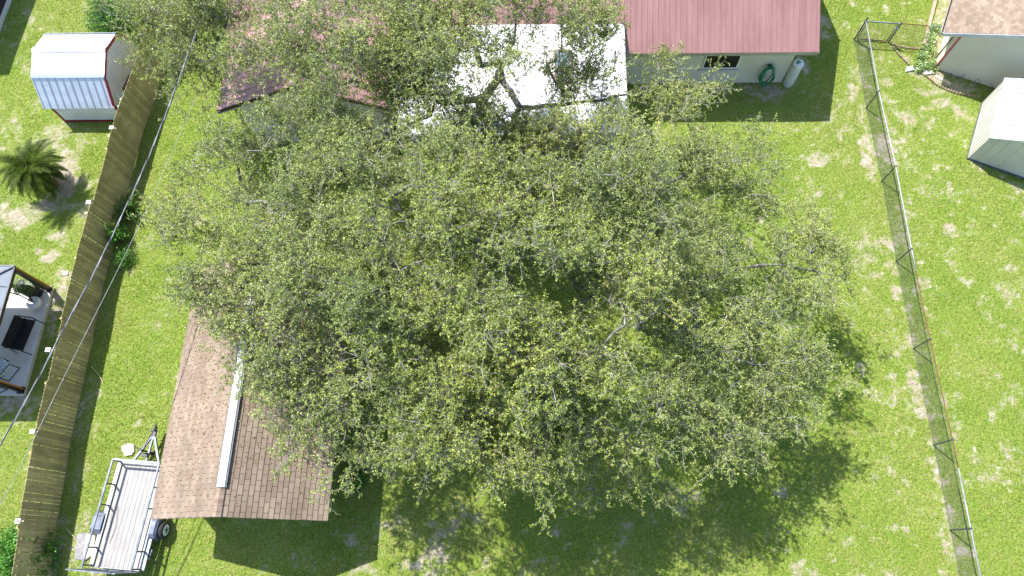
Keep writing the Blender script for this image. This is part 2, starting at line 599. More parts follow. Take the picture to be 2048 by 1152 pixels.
# ------------------------------------------------------------------ ground
# worn sandy patches: (px, py, rx, ry in photo pixels, strength)
PATCH = [(110, 285, 40, 30, .45), (135, 330, 26, 36, .55), (135, 370, 34, 30, .6), (95, 410, 26, 16, .7), (130, 470, 35, 20, .45), (95, 515, 16, 16, .8),
         (120, 505, 22, 10, .6), (40, 440, 50, 40, .35), (130, 560, 25, 25, .55), (115, 600, 20, 25, .6), (30, 800, 50, 16, .6), (100, 30, 10, 8, .3),
         (320, 365, 12, 8, .5), (265, 540, 14, 8, .6), (150, 860, 30, 10, .2),
         (1733, 180, 6, 22, .45), (1722, 240, 7, 40, .4), (1735, 320, 7, 32, .65), (1742, 365, 6, 16, .55), (1630, 320, 22, 14, .6), (1613, 270, 14, 7, .5), (1640, 285, 12, 7, .6),
         (1660, 300, 12, 8, .4), (1590, 312, 10, 6, .4), (1700, 195, 10, 12, .5), (1690, 285, 12, 8, .3), (1760, 240, 8, 8, .6), (1775, 290, 10, 30, .6), (1760, 300, 12, 30, .45),
         (1815, 240, 12, 10, .5), (1790, 230, 14, 8, .5), (1800, 290, 10, 8, .5), (1805, 310, 10, 8, .4), (1890, 205, 14, 10, .6), (1925, 225, 12, 10, .5), (1950, 240, 10, 12, .4),
         (1890, 330, 7, 7, .7), (1870, 150, 18, 10, .5), (1850, 180, 14, 10, .4),
         (1800, 430, 25, 10, .3), (1895, 450, 10, 10, .5), (1900, 500, 10, 8, .4), (1790, 480, 10, 10, .5), (1740, 520, 12, 8, .4), (1760, 560, 14, 10, .45), (1840, 560, 10, 10, .4),
         (1850, 620, 8, 20, .4), (2030, 550, 14, 10, .4), (1950, 570, 14, 8, .35), (1765, 640, 8, 6, .4), (1900, 800, 12, 6, .35), (1822, 640, 6, 30, .3),
         (1710, 770, 12, 8, .5), (1830, 760, 8, 30, .6), (1845, 820, 8, 30, .5), (1790, 750, 14, 12, .4), (1665, 850, 14, 8, .5), (1700, 880, 16, 8, .5), (1795, 860, 10, 8, .45), (1860, 880, 8, 16, .5),
         (1880, 950, 8, 40, .6), (1895, 1030, 8, 35, .5), (1750, 960, 8, 6, .5), (1650, 1050, 12, 8, .4), (1725, 1055, 12, 6, .35), (1700, 1085, 16, 10, .45), (1885, 1080, 12, 12, .6), (1890, 1110, 8, 14, .5),
         (1660, 1105, 14, 8, .5), (1930, 1110, 12, 20, .5), (1980, 1090, 8, 8, .3), (1590, 1140, 20, 14, .6), (1640, 1150, 30, 10, .45), (1555, 985, 10, 22, .5),
         (700, 1075, 22, 12, .5), (720, 1140, 28, 14, .55), (690, 1110, 14, 10, .4), (665, 1130, 12, 8, .35), (815, 1130, 22, 20, .7), (880, 1100, 26, 20, .35), (930, 1030, 40, 26, .35), (880, 1060, 40, 30, .3),
         (870, 1110, 22, 16, .35), (1110, 1110, 20, 14, .3), (1430, 1080, 30, 14, .25), (1370, 1000, 40, 30, .2), (1220, 870, 30, 20, .3), (1300, 900, 20, 20, .3),
         (790, 1050, 20, 14, .3), (1440, 860, 20, 14, .25), (1500, 640, 14, 8, .35),
         (1450, 175, 70, 12, .75), (1530, 185, 40, 10, .7), (1590, 150, 16, 24, .75), (1605, 130, 8, 20, .5), (1385, 170, 50, 10, .6), (1560, 180, 30, 14, .5), (1500, 205, 40, 10, .3), (1655, 240, 10, 14, .4),
         (170, 960, 20, 30, .35), (160, 1060, 40, 40, .45), (200, 990, 20, 20, .35), (150, 1110, 30, 25, .5), (170, 1140, 60, 10, .6), (290, 1150, 40, 8, .2),
         (430, 550, 16, 16, .5), (400, 285, 16, 8, .3), (930, 290, 60, 26, .7), (1000, 320, 60, 30, .5), (500, 300, 20, 12, .4), (300, 600, 20, 14, .15), (280, 640, 20, 20, .12)]
VNA, VNB = VN(3), VN(9)
PW = []
for (px, py, rx, ry, sg) in PATCH:
    c = at(px, py)
    ex = abs(at(px + rx, py)[0] - c[0])
    ey = abs(at(px, py + ry)[1] - c[1])
    PW.append((c[0], c[1], max(ex, .12), max(ey, .12), sg))


def bare(x, y):
    n = VNA.fbm(x * 0.9, y * 0.9, 4)
    n2 = VNB.fbm(x * 2.6, y * 2.6, 3)
    zone = np.clip((x - 9) * .12, 0, .35) + .35 * np.exp(-((x + 1) / 7) ** 2 - ((y + .5) / 3.5) ** 2) + .2 * (x < -17.5)
    n3 = VNA.fbm(x * 3.4 + 40, y * 3.4 + 11, 4)
    b = np.clip((n - 0.48) * 1.7, 0, 0.3) + np.clip((n2 - 0.6) * 2.2, 0, 0.4) + np.clip((n3 - .54) * 5, 0, 1) * zone * 1.3
    xx = x + (VNB.fbm(x * 3, y * 3, 3) - .5) * .9
    yy = y + (VNA.fbm(x * 3 + 50, y * 3, 3) - .5) * .9
    for (cx, cy, rx, ry, sg) in PW:
        d = ((xx - cx) / rx) ** 2 + ((yy - cy) / ry) ** 2
        b = b + sg * 1.2 * np.exp(-d * 1.25)
    # worn strips along the fences
    b = b + 0.2 * np.exp(-((xx - 14.45) / 0.25) ** 2) * (VNA(x * .8, y * .8 + 9) > .3)
    b = b + 0.38 * np.exp(-((xx + 16.6) / 0.45) ** 2) * np.clip(VNB.fbm(x * .5, y * .5) * 2 - .6, 0, 1)
    # flower bed of the neighbouring house
    b = b + 0.6 * ((x > 18.0 + (y - 22) * .42) & (y > 20.6) & (x < 19.3 + (y - 20.6) * .45)) + .5 * ((y < 20.4) & (y > 19.3) & (np.abs(x - 18.5 + (y - 19.6)) < 1.0))
    return np.clip(b, 0, 1)


def make_ground():
    xs = np.concatenate([[-900, -300, -100, -50], np.arange(-30, 27.01, 0.11), [50, 100, 300, 900]])
    ys = np.concatenate([[-900, -300, -100, -30], np.arange(-3, 28.01, 0.11), [50, 100, 300, 900]])
    X, Y = np.meshgrid(xs, ys)
    inner = (np.abs(X + 1.5) < 29) & (Y > -3.5) & (Y < 28.5)
    Z = np.where(inner, (VNA.fbm(X * .5, Y * .5, 3) - .5) * 0.10, 0.0)
    B = np.where(inner, bare(X, Y), 0.0)
    V = np.stack([X.ravel(), Y.ravel(), Z.ravel()], 1)
    ny, nx = X.shape
    i = np.arange(ny - 1)[:, None] * nx + np.arange(nx - 1)[None]
    q = np.stack([i, i + 1, i + 1 + nx, i + nx], -1).reshape(-1, 4)
    o = np_mesh('ground', V, 4, 'ground', None, q)
    o['kind'] = 'structure'
    a = o.data.attributes.new('bare', 'FLOAT', 'POINT')
    a.data.foreach_set('value', B.ravel().astype(np.float32))
    o.data.polygons.foreach_set('use_smooth', [True] * len(o.data.polygons))


make_ground()


def in_rects(x, y, rects):
    m = np.zeros(len(x), bool)
    for (a, b, c, d) in rects:
        m |= (x > a) & (x < c) & (y > b) & (y < d)
    return m


def make_grass(n=560000):
    x = RS.uniform(-26, 23.5, n)
    y = RS.uniform(-1.2, 25.5, n)
    keep = RS.rand(n) > np.clip((bare(x, y) * (0.35 + 1.5 * VNB.fbm(x * 6, y * 6, 3)) - 0.2) * 2.2, 0, 0.97)
    keep &= ~in_rects(x, y, [(-11.7, 16.9, 11.1, 30), (-11.7, 1.4, -6.9, 9.5), (-23.4, 5.6, -19.15, 10.1), (-20.7, 18.1, -18, 21.6), (-14.7, -.4, -13.2, 3)])
    # visible frustum only
    keep &= np.abs(x + 1) < 19 + y * 0.26
    x, y = x[keep], y[keep]
    n = len(x)
    z = (VNA.fbm(x * .5, y * .5, 3) - .5) * 0.10
    lush = VNB.fbm(x * .6, y * .6, 3)
    h = RS.uniform(.025, .07, n) * (0.6 + lush)
    a = RS.uniform(0, 2 * np.pi, n)
    lean = RS.uniform(.3, 1.1, n) * h
    la = RS.uniform(0, 2 * np.pi, n)
    wd = RS.uniform(.006, .014, n)
    b0 = np.stack([x - np.cos(a) * wd, y - np.sin(a) * wd, z - .004], 1)
    b1 = np.stack([x + np.cos(a) * wd, y + np.sin(a) * wd, z - .004], 1)
    tp = np.stack([x + np.cos(la) * lean, y + np.sin(la) * lean, z + h], 1)
    V = np.stack([b0, b1, tp], 1).reshape(-1, 3)
    o = np_mesh('grass', V, 3, 'blade')
    tag(o, 'short sunlit lawn grass with worn sandy patches', 'grass', kind='stuff')


make_grass()


# ------------------------------------------------------------------ roofs
def ribbed(mb, o, u, v, nv, L, vext, pitch=0.225, h=0.022, minor=2):
    """ribbed metal sheet: o origin at the eave, u along the eave, v up the slope, nv normal"""
    o, u, v, nv = [np.asarray(a, float) for a in (o, u, v, nv)]
    prof = []
    k = 0
    s = 0.0
    while s < L - 1e-6:
        e = min(s + pitch, L)
        w_ = 0.018
        prof += [(s, 0)]
        if e - s > 0.15:
            prof += [(s + .03, 0), (s + .03 + w_ * .5, h), (s + .03 + w_ * 1.5, h), (s + .03 + w_ * 2, 0)]
            for q in range(minor):
                c0 = s + .03 + (pitch - .03) * (q + 1.15) / (minor + 1.1)
                prof += [(c0 - .010, 0), (c0 - .004, h * .35), (c0 + .004, h * .35), (c0 + .010, 0)]
        s = e
    prof.append((L, 0))
    vs, fs = [], []
    for (a, hh) in prof:
        v0, v1 = vext(a)
        vs.append(o + u * a + v * v0 + nv * hh)
        vs.append(o + u * a + v * v1 + nv * hh)
    for i in range(len(prof) - 1):
        fs.append((2 * i, 2 * i + 2, 2 * i + 3, 2 * i + 1))
    mb.add(vs, fs)


def courses(name, mat, parent, o, u, v, nv, L, S, row=0.168, butt=0.02, vmin=None):
    """stepped shingle courses with UVs in metres"""
    o, u, v, nv = [np.asarray(a, float) for a in (o, u, v, nv)]
    vs, fs, uv = [], [], []
    k = 0
    rs = np.random.RandomState(5)
    nseg = max(1, int(L / 0.6))
    while k * row < S - 1e-6:
        a, b = k * row, min((k + 1) * row, S)
        pr = []
        for sg in range(nseg + 1):
            t = L * sg / nseg
            j = rs.uniform(-.004, .004)
            pr.append((t, j))
        base = len(vs)
        for (t, j) in pr:
            vs += [o + u * t + v * (a + j) - nv * 0.0, o + u * t + v * (a + j) + nv * butt, o + u * t + v * b + nv * 0.003]
        for q in range(nseg):
            i0 = base + 3 * q
            i1 = i0 + 3
            fs.append((i0, i1, i1 + 1, i0 + 1))
            fs.append((i0 + 1, i1 + 1, i1 + 2, i0 + 2))
            t0, t1 = pr[q][0], pr[q + 1][0]
            uv += [(t0, a + .002), (t1, a + .002), (t1, a + .003), (t0, a + .003)]
            uv += [(t0, a + .003), (t1, a + .003), (t1, b - .003), (t0, b - .003)]
        k += 1
    mb = MB()
    mb.add(vs, fs)
    ob = mb.build(name, mat, parent)
    l = ob.data.uv_layers.new(name='UVMap')
    l.data.foreach_set('uv', np.array(uv, np.float32).ravel())
    return ob


# ------------------------------------------------------------------ main house
def house():
    H = thing('house', (0, 22, 0), 'long house with a faded red ribbed metal roof and pale stucco walls', 'house')
    ez, rz_, ey, ry = 2.85, 5.3, 19.1, 24.6
    X0, X1 = -12.44, 11.62
    s = (rz_ - ez) / (ry - ey)
    v = nrm((0, 1, s))
    nv = nrm((0, -s, 1))
    S = math.hypot(ry - ey, rz_ - ez)
    r = MB()
    ribbed(r, (X0, ey, ez), (1, 0, 0), v, nv, X1 - X0, lambda a: (0, S))
    ribbed(r, (X1, 2 * ry - ey, ez), (-1, 0, 0), nrm((0, -1, s)), nrm((0, s, 1)), X1 - X0, lambda a: (0, S))
    ro = r.build('roof', 'red_metal', H)
    c = MB()
    c.tube([(X0, ry, rz_ + .03), (X1, ry, rz_ + .03)], .07, 6)
    c.build('ridge_cap', 'red_metal', ro)
    scr = MB()
    for vv in (1.05, 2.3, 3.6, 4.9):
        a = X0 + .15
        while a < X1:
            p = np.array((a + .12, ey, ez)) + v * vv + nv * .004
            scr.box(p - .013, p + .013)
            a += .225
    scr.build('roof_screws', 'rust', ro)['kind'] = 'stuff'
    # wing
    xr, wz, wy = -8.92, 4.36, 16.46
    ws = (wz - ez) / (xr - X0)
    yv = ey + (wz - ez) / s
    WX1 = 2 * xr - X0
    wr = MB()
    SW = math.hypot(xr - X0, wz - ez)
    # west slope: ribs run up the slope, eave along y
    Lw = yv - wy

    def ext_w(a):
        y = wy + a
        t = 0 if y < ey else (y - ey) / (yv - ey)
        return (t * SW, SW)
    ribbed(wr, (X0, yv, ez), (0, -1, 0), nrm((1, 0, ws)), nrm((-ws, 0, 1)), Lw, lambda a: ext_w(Lw - a), pitch=.3, h=.018, minor=0)
    ribbed(wr, (WX1, wy, ez), (0, 1, 0), nrm((-1, 0, ws)), nrm((ws, 0, 1)), Lw, ext_w, pitch=.3, h=.018, minor=0)
    wo_ = wr.build('roof', 'red_wing', H)
    c = MB()
    c.beam((xr, wy, wz + .02), (xr, yv, wz + .02), .28, .05)
    c.build('ridge_cap', 'red_wing', wo_)
    f = MB()
    f.beam((X0, wy, ez - .07), (xr, wy, wz - .07), .03, .14)
    f.beam((WX1, wy, ez - .07), (xr, wy, wz - .07), .03, .14)
    f.build('rake_board', 'soil_dark', H)
    f = MB()
    f.beam((X0 + .03, wy + .04, ez - .2), (xr, wy + .04, wz - .2), .03, .12)
    f.beam((WX1 - .03, wy + .04, ez - .2), (xr, wy + .04, wz - .2), .03, .12)
    f.box((X0 + .01, wy, ez - .2), (X0 + .04, ey + .1, ez - .01))
    f.box((WX1 - .04, wy, ez - .2), (WX1 - .01, ey, ez - .01))
    f.box((-5.4, ey + .005, ez - .19), (X1 - .01, ey + .03, ez - .012))
    f.beam((X1 - .02, ey, ez - .10), (X1 - .02, ry, rz_ - .10), .03, .17)
    f.beam((X1 - .02, 2 * ry - ey, ez - .10), (X1 - .02, ry, rz_ - .10), .03, .17)
    f.build('fascia', 'fascia', H)
    sf = MB()
    sf.box((WX1, ey + .03, ez - .2), (X1 - .04, 19.85, ez - .17))
    sf.build('soffit', 'stucco', H)
    # walls: pentagon prisms
    wl = MB()
    a, b, y0, y1 = -11.8, 11.15, 19.85, 29.35
    zt = ez - .17
    wl.add([(a, y0, 0), (b, y0, 0), (b, y1, 0), (a, y1, 0), (a, y0, zt), (b, y0, zt), (b, y1, zt), (a, y1, zt),
            (a, ry, rz_ - .1), (b, ry, rz_ - .1)],
           [(0, 1, 5, 4), (2, 3, 7, 6), (1, 2, 6, 9, 5), (3, 0, 4, 8, 7)])
    wl.build('wall', 'stucco', H)
    wl = MB()
    c0, c1, y0 = -11.78, -6.06, 16.9
    wl.add([(c0, y0, 0), (c1, y0, 0), (c1, 19.84, 0), (c0, 19.84, 0), (c0, y0, zt + .1), (c1, y0, zt + .1), (c1, 19.84, zt + .1), (c0, 19.84, zt + .1),
            (xr, y0, wz - .13)], [(0, 1, 5, 8, 4), (1, 2, 6, 5), (3, 0, 4, 7)])
    wl.build('wall', 'stucco', H)
    # window on the south wall
    wn = MB()
    wx0, wx1, wz0, wz1, wy0 = 7.40, 8.92, 1.02, 2.2, 19.85
    for p0, p1 in (((wx0, wy0 - .05, wz0), (wx1, wy0 + .02, wz0 + .06)), ((wx0, wy0 - .05, wz1 - .06), (wx1, wy0 + .02, wz1)),
                   ((wx0, wy0 - .05, wz0 + .06), (wx0 + .06, wy0 + .02, wz1 - .06)), ((wx1 - .06, wy0 - .05, wz0 + .06), (wx1, wy0 + .02, wz1 - .06))):
        wn.box(p0, p1)
    wo1 = wn.build('window', 'white_paint', H)
    g = MB()
    g.box((wx0 + .06, wy0 - .025, wz0 + .06), (wx1 - .06, wy0 - .015, wz1 - .06))
    g.build('pane', 'dark_screen', wo1)
    g = MB()
    g.box((wx0 - .1, wy0 - .10, wz0 - .16), (wx1 + .08, wy0 - .003, wz0 - .03))
    g.build('sill', 'grey_white', wo1)
    # white patio roof
    p = MB()
    q0, q1, qy0, qy1, qz0, qz1 = -5.15, 3.72, 15.3, 20.12, 2.92, 3.42
    sl = (qz1 - qz0) / (qy1 - qy0)
    p.slab([(q0, qy0, qz0), (q1, qy0, qz0), (q1, qy1, qz1), (q0, qy1, qz1)], .09)
    k = q0 + .02
    while k < q1:
        p.beam((k, qy0 + .01, qz0 + .012), (k, qy1 - .01, qz1 + .012), .03, .025)
        k += .61
    po = p.build('patio_roof', 'white_coat', H)
    gt = MB()
    gt.beam((q1 + .03, qy0, qz0 - .02), (q1 + .03, qy1, qz1 - .02), .06, .13)
    gt.beam((q0, qy0 - .035, qz0 - .02), (q1 + .06, qy0 - .035, qz0 - .02), .07, .13)
    gt.build('edge_trim', 'grey_white', po)
    sk = MB()
    x0, x1, y0, y1 = 1.0, 1.62, 17.45, 18.85
    zz = lambda y: qz0 + (y - qy0) * sl
    for (a, b) in (((x0, y0), (x1, y0)), ((x1, y0), (x1, y1)), ((x1, y1), (x0, y1)), ((x0, y1), (x0, y0))):
        sk.beam((a[0], a[1], zz(a[1]) + .05), (b[0], b[1], zz(b[1]) + .05), .07, .11)
    so = sk.build('skylight', 'frond_dead', po)
    g = MB()
    g.slab([(x0 + .03, y0 + .03, zz(y0) + .085), (x1 - .03, y0 + .03, zz(y0) + .085), (x1 - .03, y1 - .03, zz(y1) + .085), (x0 + .03, y1 - .03, zz(y1) + .085)], .02)
    g.build('pane', 'glass_blue', so)
    for x in (-5.0, -2.1, .8, 3.6):
        c = MB()
        c.box((x - .05, 15.4, 0), (x + .05, 15.5, 2.8))
        c.build('patio_post', 'white_paint', H)
    c = MB()
    c.box((-5.1, 15.5, 0), (3.7, 19.84, .1))
    c.build('patio_slab', 'concrete', H)


house()


def hose_reel():
    h = thing('garden_hose', (10.28, 19.75, 0), 'coiled green garden hose hanging on the pale stucco wall', 'garden hose')
    m = MB()
    pts = []
    rs = random.Random(3)
    for k in range(7):
        rx, rz = .26 + rs.uniform(-.05, .05), .52 + rs.uniform(-.09, .09)
        cx, cz = 10.27 + rs.uniform(-.05, .05), .78 + rs.uniform(-.05, .02)
        for i in range(22):
            a = 2 * math.pi * i / 22
            zz = cz + rz * math.cos(a)
            pts.append((cx + rx * math.sin(a) * (1.1 if zz < .8 else .9), 19.70 - .035 * k * (1 if zz < 1.0 else .35) - max(0, .5 - zz) * .25, max(zz, .05)))
    m.tube(pts, .02, 6)
    m.build('hose', 'hose', h, True)
    b = MB()
    b.box((10.17, 19.64, 1.16), (10.37, 19.84, 1.22))
    b.tube([(10.27, 19.84, 1.25), (10.27, 19.58, 1.3), (10.27, 19.56, 1.38)], .018, 6)
    b.build('bracket', 'black_metal', h)
    t = thing('water_tank', (11.45, 19.5, 0), 'white upright cylindrical tank standing at the corner of the stucco wall', 'water tank')
    m = MB()
    m.lathe((11.42, 19.75, 0), [(.2, 0), (.21, .04), (.21, 1.25), (.2, 1.33)], 28)
    m.build('body', 'tank', t, True)
    m = MB()
    m.lathe((11.42, 19.75, 1.33), [(.225, 0), (.225, .05), (.20, .09), (.08, .11)], 28)
    lid = m.build('lid', 'white_paint', t, True)
    m = MB()
    m.tube([(11.36, 19.72, 1.44), (11.36, 19.74, 1.5), (11.45, 19.84, 1.5)], .022, 6)
    m.tube([(11.3, 19.82, 1.5), (11.5, 19.7, 1.5)], .02, 6)
    m.lathe((11.36, 19.72, 1.42), [(.05, 0), (.05, .08)], 12)
    m.build('valve', 'hose', t)


hose_reel()


# ------------------------------------------------------------------ detached garage
def garage():
    G = thing('garage', (-9.3, 5.4, 0), 'detached garage with brown shingle gable roof and white ridge vent', 'garage')
    x0, x1, y0, y1, ez, rz_ = -12.12, -6.46, 1.1, 9.75, 2.5, 4.2
    xr = (x0 + x1) / 2
    s = (rz_ - ez) / (xr - x0)
    S = math.hypot(xr - x0, rz_ - ez)
    for side in (0, 1):
        if side == 0:
            o, u, v, nv = (x0, y1, ez), (0, -1, 0), nrm((1, 0, s)), nrm((-s, 0, 1))
        else:
            o, u, v, nv = (x1, y0, ez), (0, 1, 0), nrm((-1, 0, s)), nrm((s, 0, 1))
        d = MB()
        o_, u_, v_, n_ = [np.asarray(q, float) for q in (o, u, v, nv)]
        L = y1 - y0
        P = [o_, o_ + u_ * L, o_ + u_ * L + v_ * S, o_ + v_ * S]
        d.slab([p - n_ * .012 for p in P], .05)
        dk = d.build('roof_deck', 'timber', G)
        courses('shingles', 'shingle', dk, o_ - v_ * .02 , u, v, nv, L, S + .02)
    c = MB()
    yy = y0
    k = 0
    while yy < y1:
        e = min(yy + .16, y1)
        z = rz_ + .03 + .012 * 1
        for sg in (-1, 1):
            dx = .13 * sg
            P = [(xr, yy, z + .012), (xr + dx, yy, z - abs(dx) * s + .012), (xr + dx, e, z - abs(dx) * s), (xr, e, z)]
            if sg < 0:
                P = P[::-1]
            c.slab(P, .012)
        yy = e
        k += 1
    ob = c.build('ridge_cap', 'ridge_shingle', G)
    v = MB()
    a, b = 1.95, 9.4
    z = rz_ + .03
    pr = [(-.13, -.08), (-.12, -.03), (-.04, .035), (.04, .035), (.12, -.03), (.13, -.08)]
    vs = [(xr + p, a, z + q + .03) for p, q in pr] + [(xr + p, b, z + q + .03) for p, q in pr]
    v.add(vs, [(i, i + 1, 7 + i, 6 + i) for i in range(5)] + [(5, 4, 3, 2, 1, 0), (6, 7, 8, 9, 10, 11)])
    rv = v.build('ridge_vent', 'white_paint', G)
    q = MB()
    q.beam((xr + .145, a - .01, z - .055), (xr + .145, b, z - .055), .05, .05)
    q.beam((xr - .145, a - .01, z - .055), (xr - .145, b, z - .055), .03, .05)
    q.build('vent_flange', 'steel_dark', rv)
    f = MB()
    for y in (y0 + .015, y1 - .015):
        f.beam((x0, y, ez - .09), (xr, y, rz_ - .09), .03, .12)
        f.beam((x1, y, ez - .09), (xr, y, rz_ - .09), .03, .12)
    f.box((x0 + .0, y0 + .03, ez - .16), (x0 + .03, y1 - .03, ez - .05))
    f.box((x1 - .03, y0 + .03, ez - .16), (x1, y1 - .03, ez - .05))
    f.build('fascia', 'fascia', G)
    w_ = MB()
    a, b, c0, d0 = x0 + .4, x1 - 1.35, y0 + .35, y1 - .35
    w_.add([(a, c0, 0), (b, c0, 0), (b, d0, 0), (a, d0, 0), (a, c0, 2.62), (b, c0, 2.62), (b, d0, 2.62), (a, d0, 2.62), (xr, c0, rz_ - .15), (xr, d0, rz_ - .15)],
           [(0, 1, 5, 8, 4), (1, 2, 6, 5), (2, 3, 7, 9, 6), (3, 0, 4, 7)])
    w_.build('wall', 'stucco', G)
    dr = MB()
    dr.box((-10.6, c0 - .03, 0), (-8.0, c0 - .004, 2.1))
    for k in range(4):
        dr.box((-10.55, c0 - .045, .06 + k * .52), (-8.05, c0 - .031, .5 + k * .52))
    dr.build('door', 'white_paint', G)


garage()


# ------------------------------------------------------------------ white barn shed (left)
def gambrel():
    S = thing('barn_shed', (-19.4, 19.85, 0), 'white barn shed with dark red trim and white gambrel metal roof', 'shed')
    yc, x0, x1 = 19.85, -20.76, -17.95
    half, kn, z_e, z_k, z_r = 1.83, 1.14, 1.22, 2.2, 2.55
    prof = [(-half - .09, z_e - .1), (-kn, z_k), (0, z_r), (kn, z_k), (half + .09, z_e - .1)]
    r0, r1 = -21.0, -17.86
    for nm, (i, j) in (('lower', (0, 1)), ('upper', (1, 2)), ('upper', (2, 3)), ('lower', (3, 4))):
        a = np.array((r0, yc + prof[i][0], prof[i][1]))
        b = np.array((r0, yc + prof[j][0], prof[j][1]))
        v = nrm(b - a)
        nv = nrm(np.cross((1, 0, 0), v))
        L = np.linalg.norm(b - a)
        m = MB()
        ribbed(m, a, (1, 0, 0), v, nv, r1 - r0, lambda q: (-.03, L), pitch=.32, h=.02, minor=0)
        m.build('roof', 'white_metal', S)
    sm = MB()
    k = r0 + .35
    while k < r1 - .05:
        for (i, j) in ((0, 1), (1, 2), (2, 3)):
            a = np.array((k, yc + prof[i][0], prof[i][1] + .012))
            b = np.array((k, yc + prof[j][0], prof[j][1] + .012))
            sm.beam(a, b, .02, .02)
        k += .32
    sm.build('roof_seam_shade', 'steel_dark', S)  # thin dark strips standing in for the shade beside the roof ribs
    c = MB()
    for sg in (-1, 1):
        c.beam((r0, yc + .07 * sg, z_r + .008), (r1, yc + .07 * sg, z_r + .008), .15, .012, up=(0, .3 * sg, 1))
        c.beam((r0, yc + kn * sg, z_k + .022), (r1, yc + kn * sg, z_k + .022), .12, .012, up=(0, .9 * sg, 1))
    c.build('ridge_cap', 'white_metal', S)
    w_ = MB()
    ys = [-half, -kn + .03, 0, kn - .03, half]
    zs = [z_e - .02, z_k - .05, z_r - .05, z_k - .05, z_e - .02]
    lo = [(x0, yc - half, 0), (x0, yc + half, 0)] 
    vs = [(x, yc + y, z) for x in (x0, x1) for (y, z) in ([(-half, .02), (half, .02)] + [(ys[k], zs[k]) for k in range(4, -1, -1)])]
    w_.add(vs, [(0, 6, 5, 4, 3, 2, 1), (7, 8, 9, 10, 11, 12, 13), (0, 7, 13, 6), (1, 2, 9, 8)])
    wo_ = w_.build('wall', 'white_siding', S)
    g = MB()
    k = x0 + .1
    while k < x1 - .05:
        g.box((k, yc - half - .006, .1), (k + .012, yc - half + .004, z_e - .05))
        k += .2
    k = -half + .15
    while k < half:
        top = np.interp(k, ys, zs) - .06
        g.box((x1 - .004, yc + k, .1), (x1 + .006, yc + k + .012, top))
        k += .2
    g.build('groove', 'grey_white', wo_)
    t = MB()
    t.box((x0 - .015, yc - half - .02, 0), (x1 + .015, yc - half - .008, .13))
    t.box((x1 + .008, yc - half - .02, 0), (x1 + .02, yc + half, .13))
    for xx in (x0 - .012, x1 - .02):
        t.box((xx, yc - half - .022, .13), (xx + .1 if xx < -19 else xx + .032, yc - half - .01, z_e - .05))
    t.box((x1 + .008, yc - half, .13), (x1 + .02, yc - half + .1, z_e - .03))
    for i in range(4):
        a, b = (ys[i], zs[i]), (ys[i + 1], zs[i + 1])
        t.beam((x1 + .06, yc + a[0] * 1.01, a[1] - .035), (x1 + .06, yc + b[0] * 1.01, b[1] - .035), .05, .13)
        t.beam((x0 - .05, yc + a[0] * .96, a[1] - .09), (x0 - .05, yc + b[0] * .96, b[1] - .09), .03, .12)
    t.build('trim', 'red_trim', S)


gambrel()


# ------------------------------------------------------------------ timber fence
def wood_fence():
    top = [at(330, 0, 1.8), at(258, 150, 1.8), at(211, 310, 1.8), at(150, 545, 1.8), at(96, 755, 1.8), at(62, 920, 1.8), at(44, 1060, 1.8), at(38, 1150, 1.8)]
    bot = [at(392, 0, 0), at(328, 150, 0), at(276, 322, 0), at(220, 520, 0), at(183, 700, 0), at(137, 910, 0), at(125, 1013, 0), at(113, 1152, 0)]
    ty, tx = [p[1] for p in top][::-1], [p[0] for p in top][::-1]
    by, bx = [p[1] for p in bot][::-1], [p[0] for p in bot][::-1]
    fx = lambda y: -17.0 + float(np.interp(y, [-2, 1, 4, 10, 17, 20, 26], [.55, .22, .0, -.18, -.1, .15, .75]))
    F = thing('wooden_fence', (-17, 12, 0), 'tall weathered dog-eared board fence crossing the left side beside the overhead cable', 'fence')
    rs = random.Random(4)
    y = -1.6
    bw = .14
    sec = 0
    while y < 26.2:
        ye = y + 2.44
        m = MB()
        k = y
        lean = rs.uniform(.10, .16)
        hh = rs.uniform(1.76, 1.84)
        gap = [.004, .012][1 if y < 11 else 0]
        while k < ye - .05:
            h = hh + rs.uniform(-.012, .012)
            g = gap * rs.uniform(.3, 1.5)
            w0, w1 = k + g / 2, k + bw - g / 2
            tilt = rs.uniform(-.012, .012)
            ya = rs.uniform(.06, .1)          # boards lean a little along the fence
            xb, xt = fx(k) + rs.uniform(-.004, .004), fx(k) - lean
            c = .035
            t = .018
            poly = [(w0, 0), (w1, 0), (w1 + tilt, h - c), (w1 - c + tilt, h), (w0 + c + tilt, h), (w0 + tilt, h - c)]
            vs = []
            for dx in (0, -t):
                for (a, z) in poly:
                    f = z / h
                    vs.append((xb * (1 - f) + xt * f + dx, a, z))
            m.add(vs, [(0, 1, 2, 3, 4, 5), (11, 10, 9, 8, 7, 6)] + [(i, 6 + i, 6 + (i + 1) % 6, (i + 1) % 6) for i in range(6)])
            k += bw
        p = m.build('panel', 'fence_wood', F)
        n = MB()
        k = y
        while k < ye - .05:
            for z in (.35, .95, 1.5):
                f = z / 1.8
                xx = fx(k) * (1 - f) + (fx(k) - lean) * f
                for q in (.045, .1):
                    n.box((xx - .001, k + q, z - .006), (xx + .006, k + q + .012, z + .006))
            k += bw
        n.build('nails', 'galv', p)['kind'] = 'stuff'
        r = MB()
        for z in (.35, .95, 1.5):
            f = z / 1.8
            r.beam((fx(y) - lean * f - .045, y, z), (fx(ye) - lean * f - .045, ye, z), .04, .085)
        r.build('rail', 'fence_wood', F)
        q = MB()
        q.beam((fx(y) - .09, y, 0), (fx(y) - lean - .09, y, 1.72), .09, .09, up=(0, 1, 0))
        q.build('post', 'fence_wood', F)
        y = ye
        sec += 1


wood_fence()

